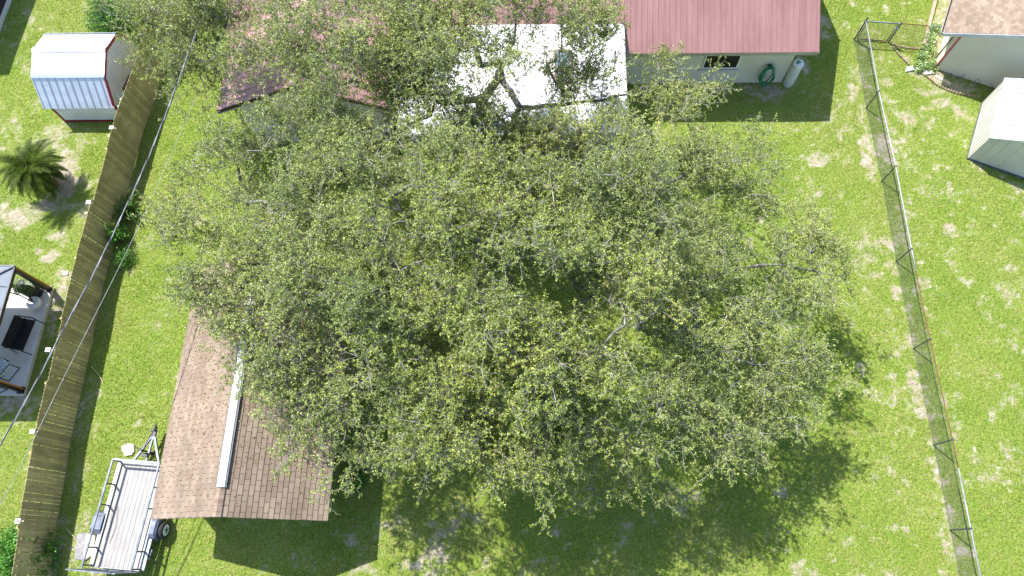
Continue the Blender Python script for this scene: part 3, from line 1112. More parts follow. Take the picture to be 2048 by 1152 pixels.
SOLAR = [(224, 256, 'next to the barn shed, topmost on the fence'), (178, 405, 'above the shadow of the sago palm'), (132, 547, 'level with the corner of the gazebo roof'),
         (97, 700, 'beside the patio slab where the cable crosses'), (66, 863, 'in the row below the patio slab'), (37, 1042, 'just above the bright shrub, lowest of the row')]
first = None
for i, (px, py, where) in enumerate(SOLAR):
    p = at(px, py, 1.75)
    if first is None:
        first = thing('post_light', p, 'x', 'light', 'white post lights along the fence')
        m = MB()
        m.prism([(p[0] - .085, p[1] - .075), (p[0] + .085, p[1] - .075), (p[0] + .085, p[1] + .075), (p[0] - .085, p[1] + .075)], p[2], p[2] + .05)
        m.build('cap', 'white_paint', first)
        m = MB()
        m.box((p[0] - .02, p[1] - .02, p[2] + .052), (p[0] + .02, p[1] + .02, p[2] + .06))
        m.build('sensor', 'steel_dark', first)
        m = MB()
        m.beam((p[0] + .08, p[1], p[2] - .01), (p[0] + .16, p[1], p[2] - .03), .03, .03)
        m.box((p[0] - .05, p[1] - .05, p[2] - .12), (p[0] + .05, p[1] + .05, p[2]))
        m.build('bracket', 'cream_board', first)
        o = first
    else:
        o = first.copy()
        COL.objects.link(o)
        o.location = Vector([float(q) for q in p])
        for ch in list(first.children):
            c = ch.copy()
            COL.objects.link(c)
            c.parent = o
    o['label'] = 'white square post light ' + where
for (px, py, wh) in ((219, 272, 'near the barn shed'), (173, 427, 'near the palm shadow')):
    p = at(px, py, 1.4)
    m = MB()
    m.box((p[0] - .05, p[1] - .05, p[2] - .1), (p[0] + .05, p[1] + .05, p[2] + .04))
    m.beam((p[0] + .04, p[1], p[2]), (p[0] + .14, p[1], p[2]), .03)
    o = m.build('fence_bracket', 'cream_board')
    tag(o, 'small tan block fixed on the back of the fence ' + wh, 'bracket', 'tan blocks on the fence')


# ------------------------------------------------------------------ overhead cables
def cable(pts, r, name, label, twist, z):
    P = [at(a, b, z) for a, b in pts]
    d = P[-1] - P[0]
    P = [P[0] - (P[1] - P[0]) * 2.0] + P + [P[-1] + (P[-1] - P[-2]) * 2.0]
    Q = []
    for i in range(len(P) - 1):
        for k in range(14):
            Q.append(P[i] * (1 - k / 14) + P[i + 1] * (k / 14))
    Q.append(P[-1])
    Q = [np.array([np.mean([q[j] for q in Q[max(0, i - 7):i + 8]]) for j in range(3)]) for i in range(len(Q))]
    if twist:
        T = thing(name, Q[len(Q) // 2], label, 'cable')
        L = np.cumsum([0] + [np.linalg.norm(Q[i + 1] - Q[i]) for i in range(len(Q) - 1)])
        n = int(L[-1] / .07)
        S = np.linspace(0, L[-1], n)
        R = np.stack([np.interp(S, L, [q[j] for q in Q]) for j in range(3)], 1)
        d = nrm(R[-1] - R[0])
        x = nrm(np.cross(d, (0, 0, 1)))
        y = np.cross(x, d)
        for ph, mt in ((0, 'galv'), (2.1, 'galv'), (4.2, 'steel_dark')):
            m = MB()
            a = S * 4.2 + ph
            m.tube(list(R + np.outer(np.cos(a), x) * r + np.outer(np.sin(a), y) * r), r * .85, 5)
            m.build('strand', mt, T)
    else:
        m = MB()
        m.tube(Q, r, 5)
        tag(m.build(name, 'galv'), label, 'cable')


cable([(415, 0), (383, 90), (350, 180), (292, 330), (225, 470), (180, 562), (130, 650), (100, 712), (50, 805), (0, 890)], .014, 'overhead_cable',
      'thick twisted overhead power cable running diagonally above the board fence', True, 6.2)
cable([(420, 130), (348, 295), (300, 405), (255, 500), (218, 575), (185, 640), (110, 790), (55, 905), (0, 1010)], .008, 'overhead_wire',
      'thin grey overhead wire just right of the thick twisted cable', False, 5.4)


# ------------------------------------------------------------------ chain link fence
def chain_fence():
    F = thing('chain_link_fence', (14.5, 12, 0), 'galvanised chain link fence with partly rusty top rail and a gate', 'fence')
    H = 1.2
    feet = [at(1708, 80), at(1732, 217), at(1763, 363), at(1792, 523), at(1826, 697), at(1867, 890), at(1900, 1060)]
    P = [np.array([f[0], f[1]]) for f in feet]
    d = P[-1] - P[-2]
    P.append(P[-1] + d)
    proto = None
    for i, p in enumerate(P):
        h = 1.36 if i == 0 else 1.2
        m = MB()
        m.tube([(p[0], p[1], 0), (p[0], p[1], h)], .035 if i == 0 else .026, 8)
        m.lathe((p[0], p[1], h), [(.04, 0), (.04, .03), (.015, .06)], 10)
        m.build('post', 'post_dark', F)
    segs = [(0, 3, 'galv', None)]
    rail = [(p[0], p[1], H) for p in P]

    def on(i, t):
        a, b = np.array(rail[i]), np.array(rail[i + 1])
        return tuple(a * (1 - t) + b * t)
    m = MB()
    m.tube(rail[:4] + [on(3, .25)], .026, 8)
    m.build('top_rail', 'galv', F, True)
    m = MB()
    m.tube([on(3, .25), rail[4], rail[5], on(5, .33)], .017, 8)
    tag(m.build('top_rail', 'rust', F, True), 'rusty top rail')
    m = MB()
    m.tube([on(5, .33), rail[6], rail[7]], .026, 8)
    m.build('top_rail', 'galv', F, True)

    # woven wire
    def weave(a, b, h, dx=.064, r=.0022, z0=.03, name='chain_mesh', parent=None):
        a, b = np.asarray(a, float), np.asarray(b, float)
        L = np.linalg.norm(b - a)
        u = (b - a) / L
        V, Q = [], []
        nrmv = np.array([-u[1], u[0], 0])
        u3 = np.array([u[0], u[1], 0])
        for sgn in (1, -1):
            k = -h
            while k < L + h:
                s0, s1 = k, k + h * sgn
                za, zb = z0, z0 + h
                # clip to 0..L
                def clip(s0, z0_, s1, z1_):
                    t0, t1 = 0.0, 1.0
                    ds = s1 - s0
                    for lim, sg in ((0.0, 1), (L, -1)):
                        f0, f1 = sg * (s0 - lim), sg * (s1 - lim)
                        if f0 < 0 and f1 < 0:
                            return None
                        if f0 < 0:
                            t0 = max(t0, f0 / (f0 - f1))
                        elif f1 < 0:
                            t1 = min(t1, f0 / (f0 - f1))
                    if t1 - t0 < .02:
                        return None
                    return (s0 + ds * t0, z0_ + (z1_ - z0_) * t0, s0 + ds * t1, z0_ + (z1_ - z0_) * t1)
                c = clip(s0, za, s1, zb)
                if c:
                    p = np.array([a[0], a[1], 0]) + u3 * c[0] + np.array([0, 0, c[1]])
                    q = np.array([a[0], a[1], 0]) + u3 * c[2] + np.array([0, 0, c[3]])
                    dd = nrm(q - p)
                    e1 = nrmv * r
                    e2 = np.cross(dd, nrmv) * r
                    off = nrmv * (.003 * sgn)
                    i0 = len(V)
                    for pt in (p, q):
                        for ang in (0, 2.09, 4.19):
                            V.append(pt + off + e1 * math.cos(ang) + e2 * math.sin(ang))
                    for j in range(3):
                        jj = (j + 1) % 3
                        Q.append((i0 + j, i0 + jj, i0 + 3 + jj, i0 + 3 + j))
                k += dx
        return np.array(V), np.array(Q)
    VV, QQ = [], []
    n = 0
    for i in range(len(P) - 1):
        V, Q = weave(P[i], P[i + 1], H - .05)
        VV.append(V)
        QQ.append(Q + n)
        n += len(V)
    g2, g3 = at(1776, 85)[:2], np.array((17.9, 21.82))
    V, Q = weave(g2 + .05, g3, H - .05)
    VV.append(V)
    QQ.append(Q + n)
    np_mesh('chain_mesh', np.concatenate(VV), 4, 'galv_dark', F, np.concatenate(QQ))
    m = MB()
    for i in range(len(P) - 1):
        m.tube([(P[i][0], P[i][1], .03), (P[i + 1][0], P[i + 1][1], .03)], .006, 5)
    m.build('tension_wire', 'galv_dark', F)
    # gate and the short return towards the neighbouring house
    g0 = P[0] + np.array([.1, -.01])
    g1 = g2 - np.array([.09, 0])
    G = MB()
    for (a, b) in (((g0[0], g0[1], .08), (g1[0], g1[1], .08)), ((g1[0], g1[1], .08), (g1[0], g1[1], 1.17)), ((g1[0], g1[1], 1.17), (g0[0], g0[1], 1.17)), ((g0[0], g0[1], 1.17), (g0[0], g0[1], .08))):
        G.tube([a, b], .022, 7)
    gate = G.build('gate', 'post_dark', F, True)
    r = MB()
    r.tube([(g0[0] + .05, g0[1] - .01, .115), (g1[0] - .05, g1[1] - .01, .115)], .016, 6)
    r.build('lower_bar', 'rust', gate)
    V, Q = weave(g0, g1, 1.06, z0=.1)
    np_mesh('gate_mesh', V, 4, 'galv_dark', gate, Q)
    l = MB()
    l.box((g1[0] - .03, g1[1] - .05, .85), (g1[0] + .12, g1[1] + .01, .93))
    l.build('latch', 'galv', gate)
    for p in (g2,):
        m = MB()
        m.tube([(p[0], p[1], 0), (p[0], p[1], 1.25)], .032, 8)
        m.build('post', 'post_dark', F)
    m = MB()
    m.tube([(g2[0], g2[1], 1.19), (g2[0] + 1.15, g2[1] - .13, 1.19)], .02, 7)
    tag(m.build('top_rail', 'rust', F), 'rusty short top rail beside the gate')
    m = MB()
    m.tube([(g2[0] + 1.15, g2[1] - .13, 1.19), (18.15, 21.8, 1.19)], .02, 7)
    m.build('top_rail', 'galv', F)
    m = MB()
    m.tube([(P[0][0], P[0][1], 1.19), (g2[0], g2[1], 1.19)], .02, 7)
    m.build('top_rail', 'galv', F)


chain_fence()


# ------------------------------------------------------------------ neighbouring house on the right
def right_house():
    ang = -24.3
    H = thing('house', (18, 20.5, 0), 'cream neighbouring house corner with tan shingle roof and faded red corner trim', 'house')
    T = frame((17.98, 20.54, 0), ang)
    w_ = MB(T)
    W, D, ez, s = 8.0, 9.0, 2.45, .40
    w_.add([(0, 0, 0), (W, 0, 0), (W, D, 0), (0, D, 0), (0, 0, ez), (W, 0, ez), (W, D, ez), (0, D, ez), (W / 2, 0, ez + s * W / 2), (W / 2, D, ez + s * W / 2)],
           [(0, 1, 5, 8, 4), (1, 2, 6, 5), (2, 3, 7, 9, 6), (3, 0, 4, 7)])
    w_.build('wall', 'stucco2', H)
    R = np.array(T.to_3x3())

    def wd(p):
        q = T @ Vector(p)
        return np.array(q)
    ov, oy = .72, .35
    zo = ez - ov * s + .12
    S = math.hypot(W / 2 + ov, s * (W / 2 + ov))
    v = R @ nrm((1, 0, s))
    nv = R @ nrm((-s, 0, 1))
    u = R @ np.array((0, -1., 0))
    L = D + 2 * oy
    d = MB()
    o = wd((-ov, D + oy, zo))
    d.slab([p - nv * .012 for p in (o, o + u * L, o + u * L + v * S, o + v * S)], .05)
    o2 = wd((W + ov, -oy, zo))
    v2 = R @ nrm((-1, 0, s))
    nv2 = R @ nrm((s, 0, 1))
    d.slab([p - nv2 * .012 for p in (o2, o2 - u * L, o2 - u * L + v2 * S, o2 + v2 * S)], .05)
    dk = d.build('roof_deck', 'timber', H)
    courses('shingles', 'shingle2', dk, o, u, v, nv, L, S, row=.13)
    courses('shingles', 'shingle2', dk, o2, -u, v2, nv2, L, S, row=.13)
    f = MB(T)
    f.beam((-ov, -oy - .012, zo - .10), (W / 2, -oy - .012, zo + s * (W / 2 + ov) - .10), .03, .17)
    f.beam((W + ov, -oy - .012, zo - .10), (W / 2, -oy - .012, zo + s * (W / 2 + ov) - .10), .03, .17)
    f.build('fascia', 'grey_white', H)
    sf = MB(T)
    sf.slab([(-ov + .02, -oy + .004, zo - .075), (0, -oy + .004, zo - .075 + ov * s), (0, D, zo - .075 + ov * s), (-ov + .02, D, zo - .075)][::1], .012)
    sf.build('soffit', 'white_paint', H)
    g = MB(T)
    for a in (-ov - .12, -ov - .02):
        g.box((a, -oy, zo - .13), (a + .012, D + oy, zo - .01))
    g.box((-ov - .12, -oy, zo - .14), (-ov - .008, D + oy, zo - .125))
    g.box((-ov - .12, -oy - .012, zo - .14), (-ov - .008, -oy - .001, zo - .01))
    g.build('gutter', 'fascia', H)
    g = MB(T)
    g.box((-ov - .106, -oy + .05, zo - .123), (-ov - .022, D + oy, zo - .115))
    g.build('gutter_dirt', 'soil_dark', H)
    t = MB(T)
    t.box((-.012, -.012, 0), (.07, -.001, ez - .01))
    t.box((-.012, -.001, 0), (-.001, .05, ez - .01))
    t.beam((.0, -.03, ez - .06), (.7, -.03, ez - .06 + s * .7), .06, .1)
    t.build('corner_trim', 'pink_trim', H)
    p = MB(T)
    p.tube([(-.06, .55, ez - .1), (-.05, .6, 1.2), (-.05, .6, .02)], .025, 6)
    p.build('conduit', 'steel_dark', H)
    c = MB(T)
    rs = random.Random(8)
    for k in range(3):
        pts = []
        for i in range(16):
            a = i / 15
            pts.append((.7 + .75 * k + .5 * math.sin(a * 3.1 + k), -.06 - .16 * math.sin(a * 6 + k), .03 + .22 * abs(math.sin(a * 3.1)) * rs.uniform(.7, 1)))
        c.tube(pts, .009, 5)
    c.build('loose_cable', 'post_dark', H)


right_house()


# ------------------------------------------------------------------ metal shed on the right
def right_shed():
    T = frame((18.36, 15.86, 0), -24.6)
    S = thing('metal_shed', (19.5, 16.5, 0), 'beige metal garden shed with a bright white ribbed gable roof', 'shed')
    W, D, ez, rz_ = 2.5, 3.13, 1.62, 2.12
    w_ = MB(T)
    w_.add([(0, 0, 0), (W, 0, 0), (W, D, 0), (0, D, 0), (0, 0, ez), (W, 0, ez), (W, D, ez), (0, D, ez), (W / 2, 0, rz_ - .02), (W / 2, D, rz_ - .02)],
           [(0, 1, 5, 8, 4), (1, 2, 6, 5), (2, 3, 7, 9, 6), (3, 0, 4, 7)])
    w_.build('wall', 'beige_metal', S)
    r = MB(T)
    k = .12
    while k < D:
        r.box((-.014, k, .02), (-.001, k + .045, ez - .01))
        k += .24
    r.build('wall_ribs', 'beige_metal', S)
    r = MB(T)
    for k in (.35, .7, 1.15):
        r.box((k, -.012, .05), (k + .02, -.001, ez + .4 * min(k, W - k) - .05))
    r.build('panel_seam', 'cream_board', S)
    R = np.array(T.to_3x3())
    ro = MB()
    s = (rz_ - ez) / (W / 2)
    Sl = math.hypot(W / 2 + .04, (W / 2 + .04) * s)
    o = np.array(T @ Vector((-.04, D + .03, ez - .04 * s)))
    ribbed(ro, o, R @ np.array((0, -1., 0)), R @ nrm((1, 0, s)), R @ nrm((-s, 0, 1)), D + .06, lambda a: (0, Sl), pitch=.24, h=.018, minor=0)
    o = np.array(T @ Vector((W + .04, -.03, ez - .04 * s)))
    ribbed(ro, o, R @ np.array((0, 1., 0)), R @ nrm((-1, 0, s)), R @ nrm((s, 0, 1)), D + .06, lambda a: (0, Sl), pitch=.24, h=.018, minor=0)
    ro.build('roof', 'white_metal', S)
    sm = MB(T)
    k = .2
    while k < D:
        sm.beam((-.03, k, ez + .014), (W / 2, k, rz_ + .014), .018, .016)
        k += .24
    sm.build('roof_seam_shade', 'galv', S)  # grey strips up the slope imitate the shadow lines at the ribs
    t = MB(T)
    t.beam((-.05, -.035, ez - .04), (W / 2, -.035, rz_ - .03), .02, .06)
    t.beam((W + .05, -.035, ez - .04), (W / 2, -.035, rz_ - .03), .02, .06)
    t.box((-.05, -.03, ez - .06), (-.035, D + .03, ez - .015))
    t.build('trim', 'white_metal', S)
    b = MB(T)
    b.box((-.03, -.035, 0), (W, -.013, .1))
    b.box((-.035, -.03, 0), (-.015, D, .06))
    b.build('base_rail', 'steel_grey', S)


right_shed()


# ------------------------------------------------------------------ neighbour top left (only its shadow and edging reach the frame)
def left_house():
    H = thing('house', (-28, 25, 0), 'house just past the upper left corner whose shadow falls on the lawn', 'house')
    w_ = MB()
    w_.box((-34, 22.5, 0), (-25.8, 32, 2.7))
    w_.build('wall', 'stucco', H)
    r = MB()
    r.add([(-34.6, 21.9, 2.8), (-25.36, 21.9, 2.8), (-25.1, 32.5, 2.8), (-34.6, 32.5, 2.8), (-30, 25, 4.6), (-30, 29.5, 4.6)],
          [(0, 1, 4), (1, 2, 5, 4), (2, 3, 5), (3, 0, 4, 5), (3, 2, 1, 0)])
    r.build('roof', 'shingle', H)
    e = MB()
    a, b = at(8, 42), at(24, -10)
    poly = [at(-30, 60), a, b, at(-30, -40)]
    e.prism([(p[0], p[1]) for p in poly], .02, .09)
    o = e.build('garden_bed', 'soil_dark')
    tag(o, 'dark mulched bed at the upper left corner of the lawn', 'garden bed')
    k = MB()
    a, b = at(-8, 66, .1), at(22, -12, .1)
    k.beam(a + (0.04, 0, 0), b + (.04, 0, 0), .12, .16)
    tag(k.build('kerb_edging', 'concrete'), 'pale concrete edging along the dark mulched bed', 'edging')


left_house()


# ------------------------------------------------------------------ utility trailer
def trailer():
    T = frame((-14.03, -.42, 0), -4.2)
    R = thing('utility_trailer', (-14, 1.2, 0), 'flat utility trailer with grey plank deck and steel side rail beside the garage', 'trailer')
    W, L, z = .84, 3.52, .58
    d = MB(T)
    n = 9
    bw = 2 * (W - .1) / n
    rs = random.Random(6)
    for k in range(n):
        x = -W + .1 + k * bw
        d.box((x + .005, .04, z - .035 + rs.uniform(-.003, .003)), (x + bw - .005, L - .1, z + rs.uniform(-.003, .003)))
    d.build('deck', 'deck_wood', R)
    f = MB(T)
    f.box((-W, 0, z - .08), (-W + .05, L, z + .03))
    f.box((W - .05, 0, z - .08), (W, L, z + .03))
    f.box((-W - .13, .03, z - .06), (-W - .004, L - .05, z - .03))
    f.box((W + .004, .03, z - .06), (W + .13, L - .05, z - .03))
    f.box((-W + .05, L - .06, z - .08), (W - .05, L, z + .02))
    f.box((-W + .05, 0, z - .08), (W - .05, .035, z + .015))
    f.build('frame', 'galv', R)
    c = MB(T)
    c.box((-W + .05, L - .1, z - .06), (W - .05, L - .07, z + .06))
    for k in range(4):
        c.box((-W + .06, .5 + .8 * k, z - .12), (W - .06, .56 + .8 * k, z - .05))
    c.build('cross_beam', 'steel_dark', R)
    zt = 1.12
    for sx in (-1, 1):
        r = MB(T)
        r.beam((sx * W, -.02, zt), (sx * W, L, zt), .055)
        r.build('side_rail', 'steel_grey', R)
        for v in (.06, .62, 2.0, 2.7, L - .03):
            q = MB(T)
            q.beam((sx * W, v, z + .02), (sx * W, v, zt - .02), .045)
            q.build('rail_post', 'steel_dark', R)
    r = MB(T)
    r.beam((-W, L, zt), (W, L, zt), .06)
    r.build('front_rail', 'galv', R)
    # rear gate, standing up
    g = MB(T)
    for zz in (z - .05, 1.98):
        g.beam((-W + .02, -.06, zz), (W - .02, -.06, zz), .035)
    for xx in (-W + .04, -.27, .27, W - .04):
        g.beam((xx, -.06, z - .03), (xx, -.06, 1.96), .03)
    gt = g.build('tail_gate', 'steel_grey', R)
    m = MB(T)
    for k in range(26):
        m.beam((-W + .06 + k * .058, -.06, z), (-W + .06 + k * .058, -.06, 1.95), .005)
    for k in range(23):
        m.beam((-W + .06, -.06, z + .03 + k * .06), (W - .06, -.06, z + .03 + k * .06), .005)
    m.build('gate_mesh', 'steel_dark', gt)
    # fenders, wheels
    for sx in (-1, 1):
        fd = MB(T)
        xa, xb = sx * (W + .02), sx * (W + (.27 if sx > 0 else .38))
        x0, x1 = min(xa, xb), max(xa, xb)
        prof = [(.98, .36), (1.06, .60), (1.2, .68), (1.6, .68), (1.74, .60), (1.82, .36)]
        vs = [(x, y, q) for x in (x0, x1) for y, q in prof]
        fd.add(vs, [(i, i + 1, 7 + i, 6 + i) for i in range(5)] + [(5, 4, 3, 2, 1, 0), (6, 7, 8, 9, 10, 11)])
        fd.build('fender', 'steel_grey' if sx < 0 else 'steel_grey', R)
        cx = sx * (W + .42)
        wh = MB(T)
        ctr = (cx - .09 * sx, 1.36, .31)
        wh.lathe(ctr, [(.18, -.09), (.27, -.095), (.31, -.06), (.31, .06), (.27, .095), (.18, .09)] if sx > 0 else [(.18, -.09), (.27, -.095), (.31, -.06), (.31, .06), (.27, .095), (.18, .09)], 28, (sx, 0, 0))
        wo_ = wh.build('wheel', 'rubber', R, True)
        ri = MB(T)
        ri.lathe((cx - .09 * sx, 1.36, .31), [(.19, .078), (.19, .092), (.165, .098), (.15, .094)], 28, (sx, 0, 0))
        ri.build('rim', 'rim_white', wo_)
        hb = MB(T)
        for k in range(5):
            a = 2 * math.pi * k / 5 + .3
            p = np.array((cx - .09 * sx + sx * .1, 1.36 + .105 * math.cos(a), .31 + .105 * math.sin(a)))
            hb.lathe(p, [(.034, -.005), (.034, .003)], 10, (sx, 0, 0))
        hb.lathe((cx - .09 * sx + sx * .1, 1.36, .31), [(.05, -.01), (.045, .03), (.02, .04)], 12, (sx, 0, 0))
        hb.build('hub', 'steel_dark', wo_)
        lb = MB(T)
        lb.box((sx * (W + .06) - .06, .28, z - .2), (sx * (W + .06) + .08, .31, z - .08))
        lb.build('tail_light', 'red_trim', R)
    br = MB(T)
    br.box((W, .62, z - .16), (W + .2, .70, z - .1))
    br.box((W + .12, .4, z - .16), (W + .18, .62, z - .1))
    br.build('step_bracket', 'steel_grey', R)
    # tongue
    t = MB(T)
    t.beam((-.52, L - .05, z - .12), (.0, L + 1.08, z - .14), .07, .09)
    t.beam((.52, L - .05, z - .12), (.0, L + 1.08, z - .14), .07, .09)
    t.beam((0, L - .05, z - .12), (0, L + 1.0, z - .14), .06, .08)
    t.build('tongue', 'steel_grey', R)
    c = MB(T)
    c.box((-.09, L + .98, z - .16), (.09, L + 1.22, z - .06))
    c.lathe((0, L + 1.28, z - .15), [(.07, 0), (.08, .05), (.05, .1)], 12)
    c.beam((-.2, L + 1.12, z - .04), (.1, L + 1.2, z - .03), .03)
    c.beam((.03, L + 1.15, z), (.1, L + 1.42, z + .04), .03)
    c.build('coupler', 'black_metal', R)
    j = MB(T)
    j.tube([(-.12, L + .42, .05), (-.12, L + .42, .82)], .032, 8)
    j.beam((-.12, L + .42, .8), (-.36, L + .5, .84), .03)
    j.lathe((-.12, L + .42, .02), [(.09, 0), (.09, .03), (.03, .05)], 12)
    j.box((-.22, L + .22, .42), (.02, L + .36, .56))
    j.build('jack', 'black_metal', R)
    w_ = MB(T)
    pts = [(-.45, L + .03, .5), (-.4, L + .2, .42), (-.36, L + .4, .5), (-.2, L + .62, .5), (-.12, L + .9, .5), (-.02, L + 1.1, .55)]
    w_.tube(pts, .012, 5)
    w_.tube([(-.6, .9, .64), (-.58, 1.3, .6), (-.62, 1.7, .63), (-.5, 2.0, .61), (-.36, 1.3, .61), (-.45, .8, .6)], .006, 4)
    w_.build('wiring', 'rust', R)


trailer()


def rough_slab(name, pts, h, mat, label, cat, seed=1, z0=0.0):
    rs = random.Random(seed)
    m = MB()
    n = len(pts)
    c = sum(np.array(p[:2]) for p in pts) / n
    bot = [(p[0], p[1], z0) for p in pts]
    top = [(c[0] + (p[0] - c[0]) * .94, c[1] + (p[1] - c[1]) * .94, z0 + h * rs.uniform(.85, 1.1)) for p in pts]
    m.add(bot + top + [(c[0], c[1], z0 + h)], [(i, (i + 1) % n, n + (i + 1) % n, n + i) for i in range(n)] + [(n + i, n + (i + 1) % n, 2 * n) for i in range(n)])
    o = m.build(name, mat)
    return tag(o, label, cat)


rough_slab('stepping_stone', [at(*p) for p in ((244, 892), (262, 887), (270, 890), (271, 903), (266, 911), (252, 913), (246, 903))], .09, 'stone', 'pale irregular flat stone lying on grass in front of the trailer', 'stone')
rough_slab('grey_board', [at(*p) for p in ((155, 1067), (180, 1064), (182, 1090), (170, 1122), (150, 1119), (153, 1090))], .05, 'grey_cloth', 'curled grey sheet on bare soil left of the trailer', 'board')
rough_slab('cream_board', [at(*p) for p in ((176, 1068), (196, 1064), (190, 1110), (168, 1124))], .12, 'cream_board', 'cream plank pieces half under the trailer rail', 'board')
rough_slab('concrete_pad', [at(*p) for p in ((1812, 135), (1826, 133), (1828, 142), (1810, 145))], .08, 'concrete', 'pale square paver at the end of the scalloped edging', 'paver')
rough_slab('paver', [at(*p) for p in ((1845, 143), (1866, 143), (1866, 149), (1848, 151))], .08, 'concrete', 'grey paver lying at the cream house corner', 'paver')
rough_slab('splash_block', [at(*p) for p in ((1872, 150), (1903, 168), (1899, 173), (1868, 154))], .06, 'cream_board', 'tan slab running along the base of the cream house', 'paver')
# tiny litter on the lawn
o = MB()
P = [at(111, 735), at(128, 760), at(134, 768)]
for (a, b, nm, lb) in (((182, 732), (206, 764), 'garden_stake', 'thin yellowish stick lying in the fence shadow'), ((133, 1058), (160, 1092), 'garden_stake', 'thin stick lying on bare soil between fence and trailer')):
    m = MB()
    m.tube([at(*a, .05), (at(*a, .07) + at(*b, .07)) / 2 + (.03, .02, 0), at(*b, .05)], .011, 5)
    tag(m.build(nm, 'cream_board'), lb, 'stick')


# ------------------------------------------------------------------ timber and scalloped edging
def edging():
    a, b = at(1873, -12), at(1846, 92)
    m = MB()
    m.beam((a[0], a[1], .06), (b[0], b[1], .06), .13, .14)
    tag(m.build('landscape_timber', 'timber'), 'weathered timber border lying beside the flower bed', 'timber')
    E = thing('scalloped_edging', at(1822, 135), 'row of small scalloped bricks curving round the flower bed by the cream house', 'edging')
    path = [at(*p) for p in ((1779, 86), (1786, 98), (1796, 110), (1808, 122), (1820, 133), (1834, 143), (1846, 150), (1858, 158), (1868, 168), (1880, 175), (1895, 182), (1915, 188), (1938, 192), (1958, 195))]
    L = [0]
    for i in range(len(path) - 1):
        L.append(L[-1] + np.linalg.norm(path[i + 1] - path[i]))
    n = int(L[-1] / .125)
    m = MB()
    rs = random.Random(2)
    for k in range(n):
        s = (k + .5) * L[-1] / n
        if rs.random() < .06:
            continue
        x, y = np.interp(s, L, [p[0] for p in path]), np.interp(s, L, [p[1] for p in path])
        x2, y2 = np.interp(s + .05, L, [p[0] for p in path]), np.interp(s + .05, L, [p[1] for p in path])
        d = nrm((x2 - x, y2 - y, 0)) if s + .05 < L[-1] else np.array((1, 0, 0))
        c = np.array((x, y, 0))
        hh = .10 + rs.uniform(-.015, .015)
        m = MB()
        m.beam(c - d * .032, c + d * .032, .06, hh * 2)
        m.build('brick', 'edging', E)
    path = [at(*p) for p in ((1786, 90), (1800, 95), (1822, 98), (1848, 99))]
    E2 = thing('scalloped_edging', path[1], 'short straight row of edging bricks leading from the gate to the timber', 'edging')
    m = MB()
    for i in range(len(path) - 1):
        n = max(1, int(np.linalg.norm(path[i + 1] - path[i]) / .09))
        for k in range(n):
            c = path[i] * (1 - k / n) + path[i + 1] * (k / n)
            m = MB()
            m.beam(c, c + nrm(path[i + 1] - path[i]) * .06, .07, .15 + rs.uniform(0, .04))
            m.build('brick', 'edging', E2)


edging()


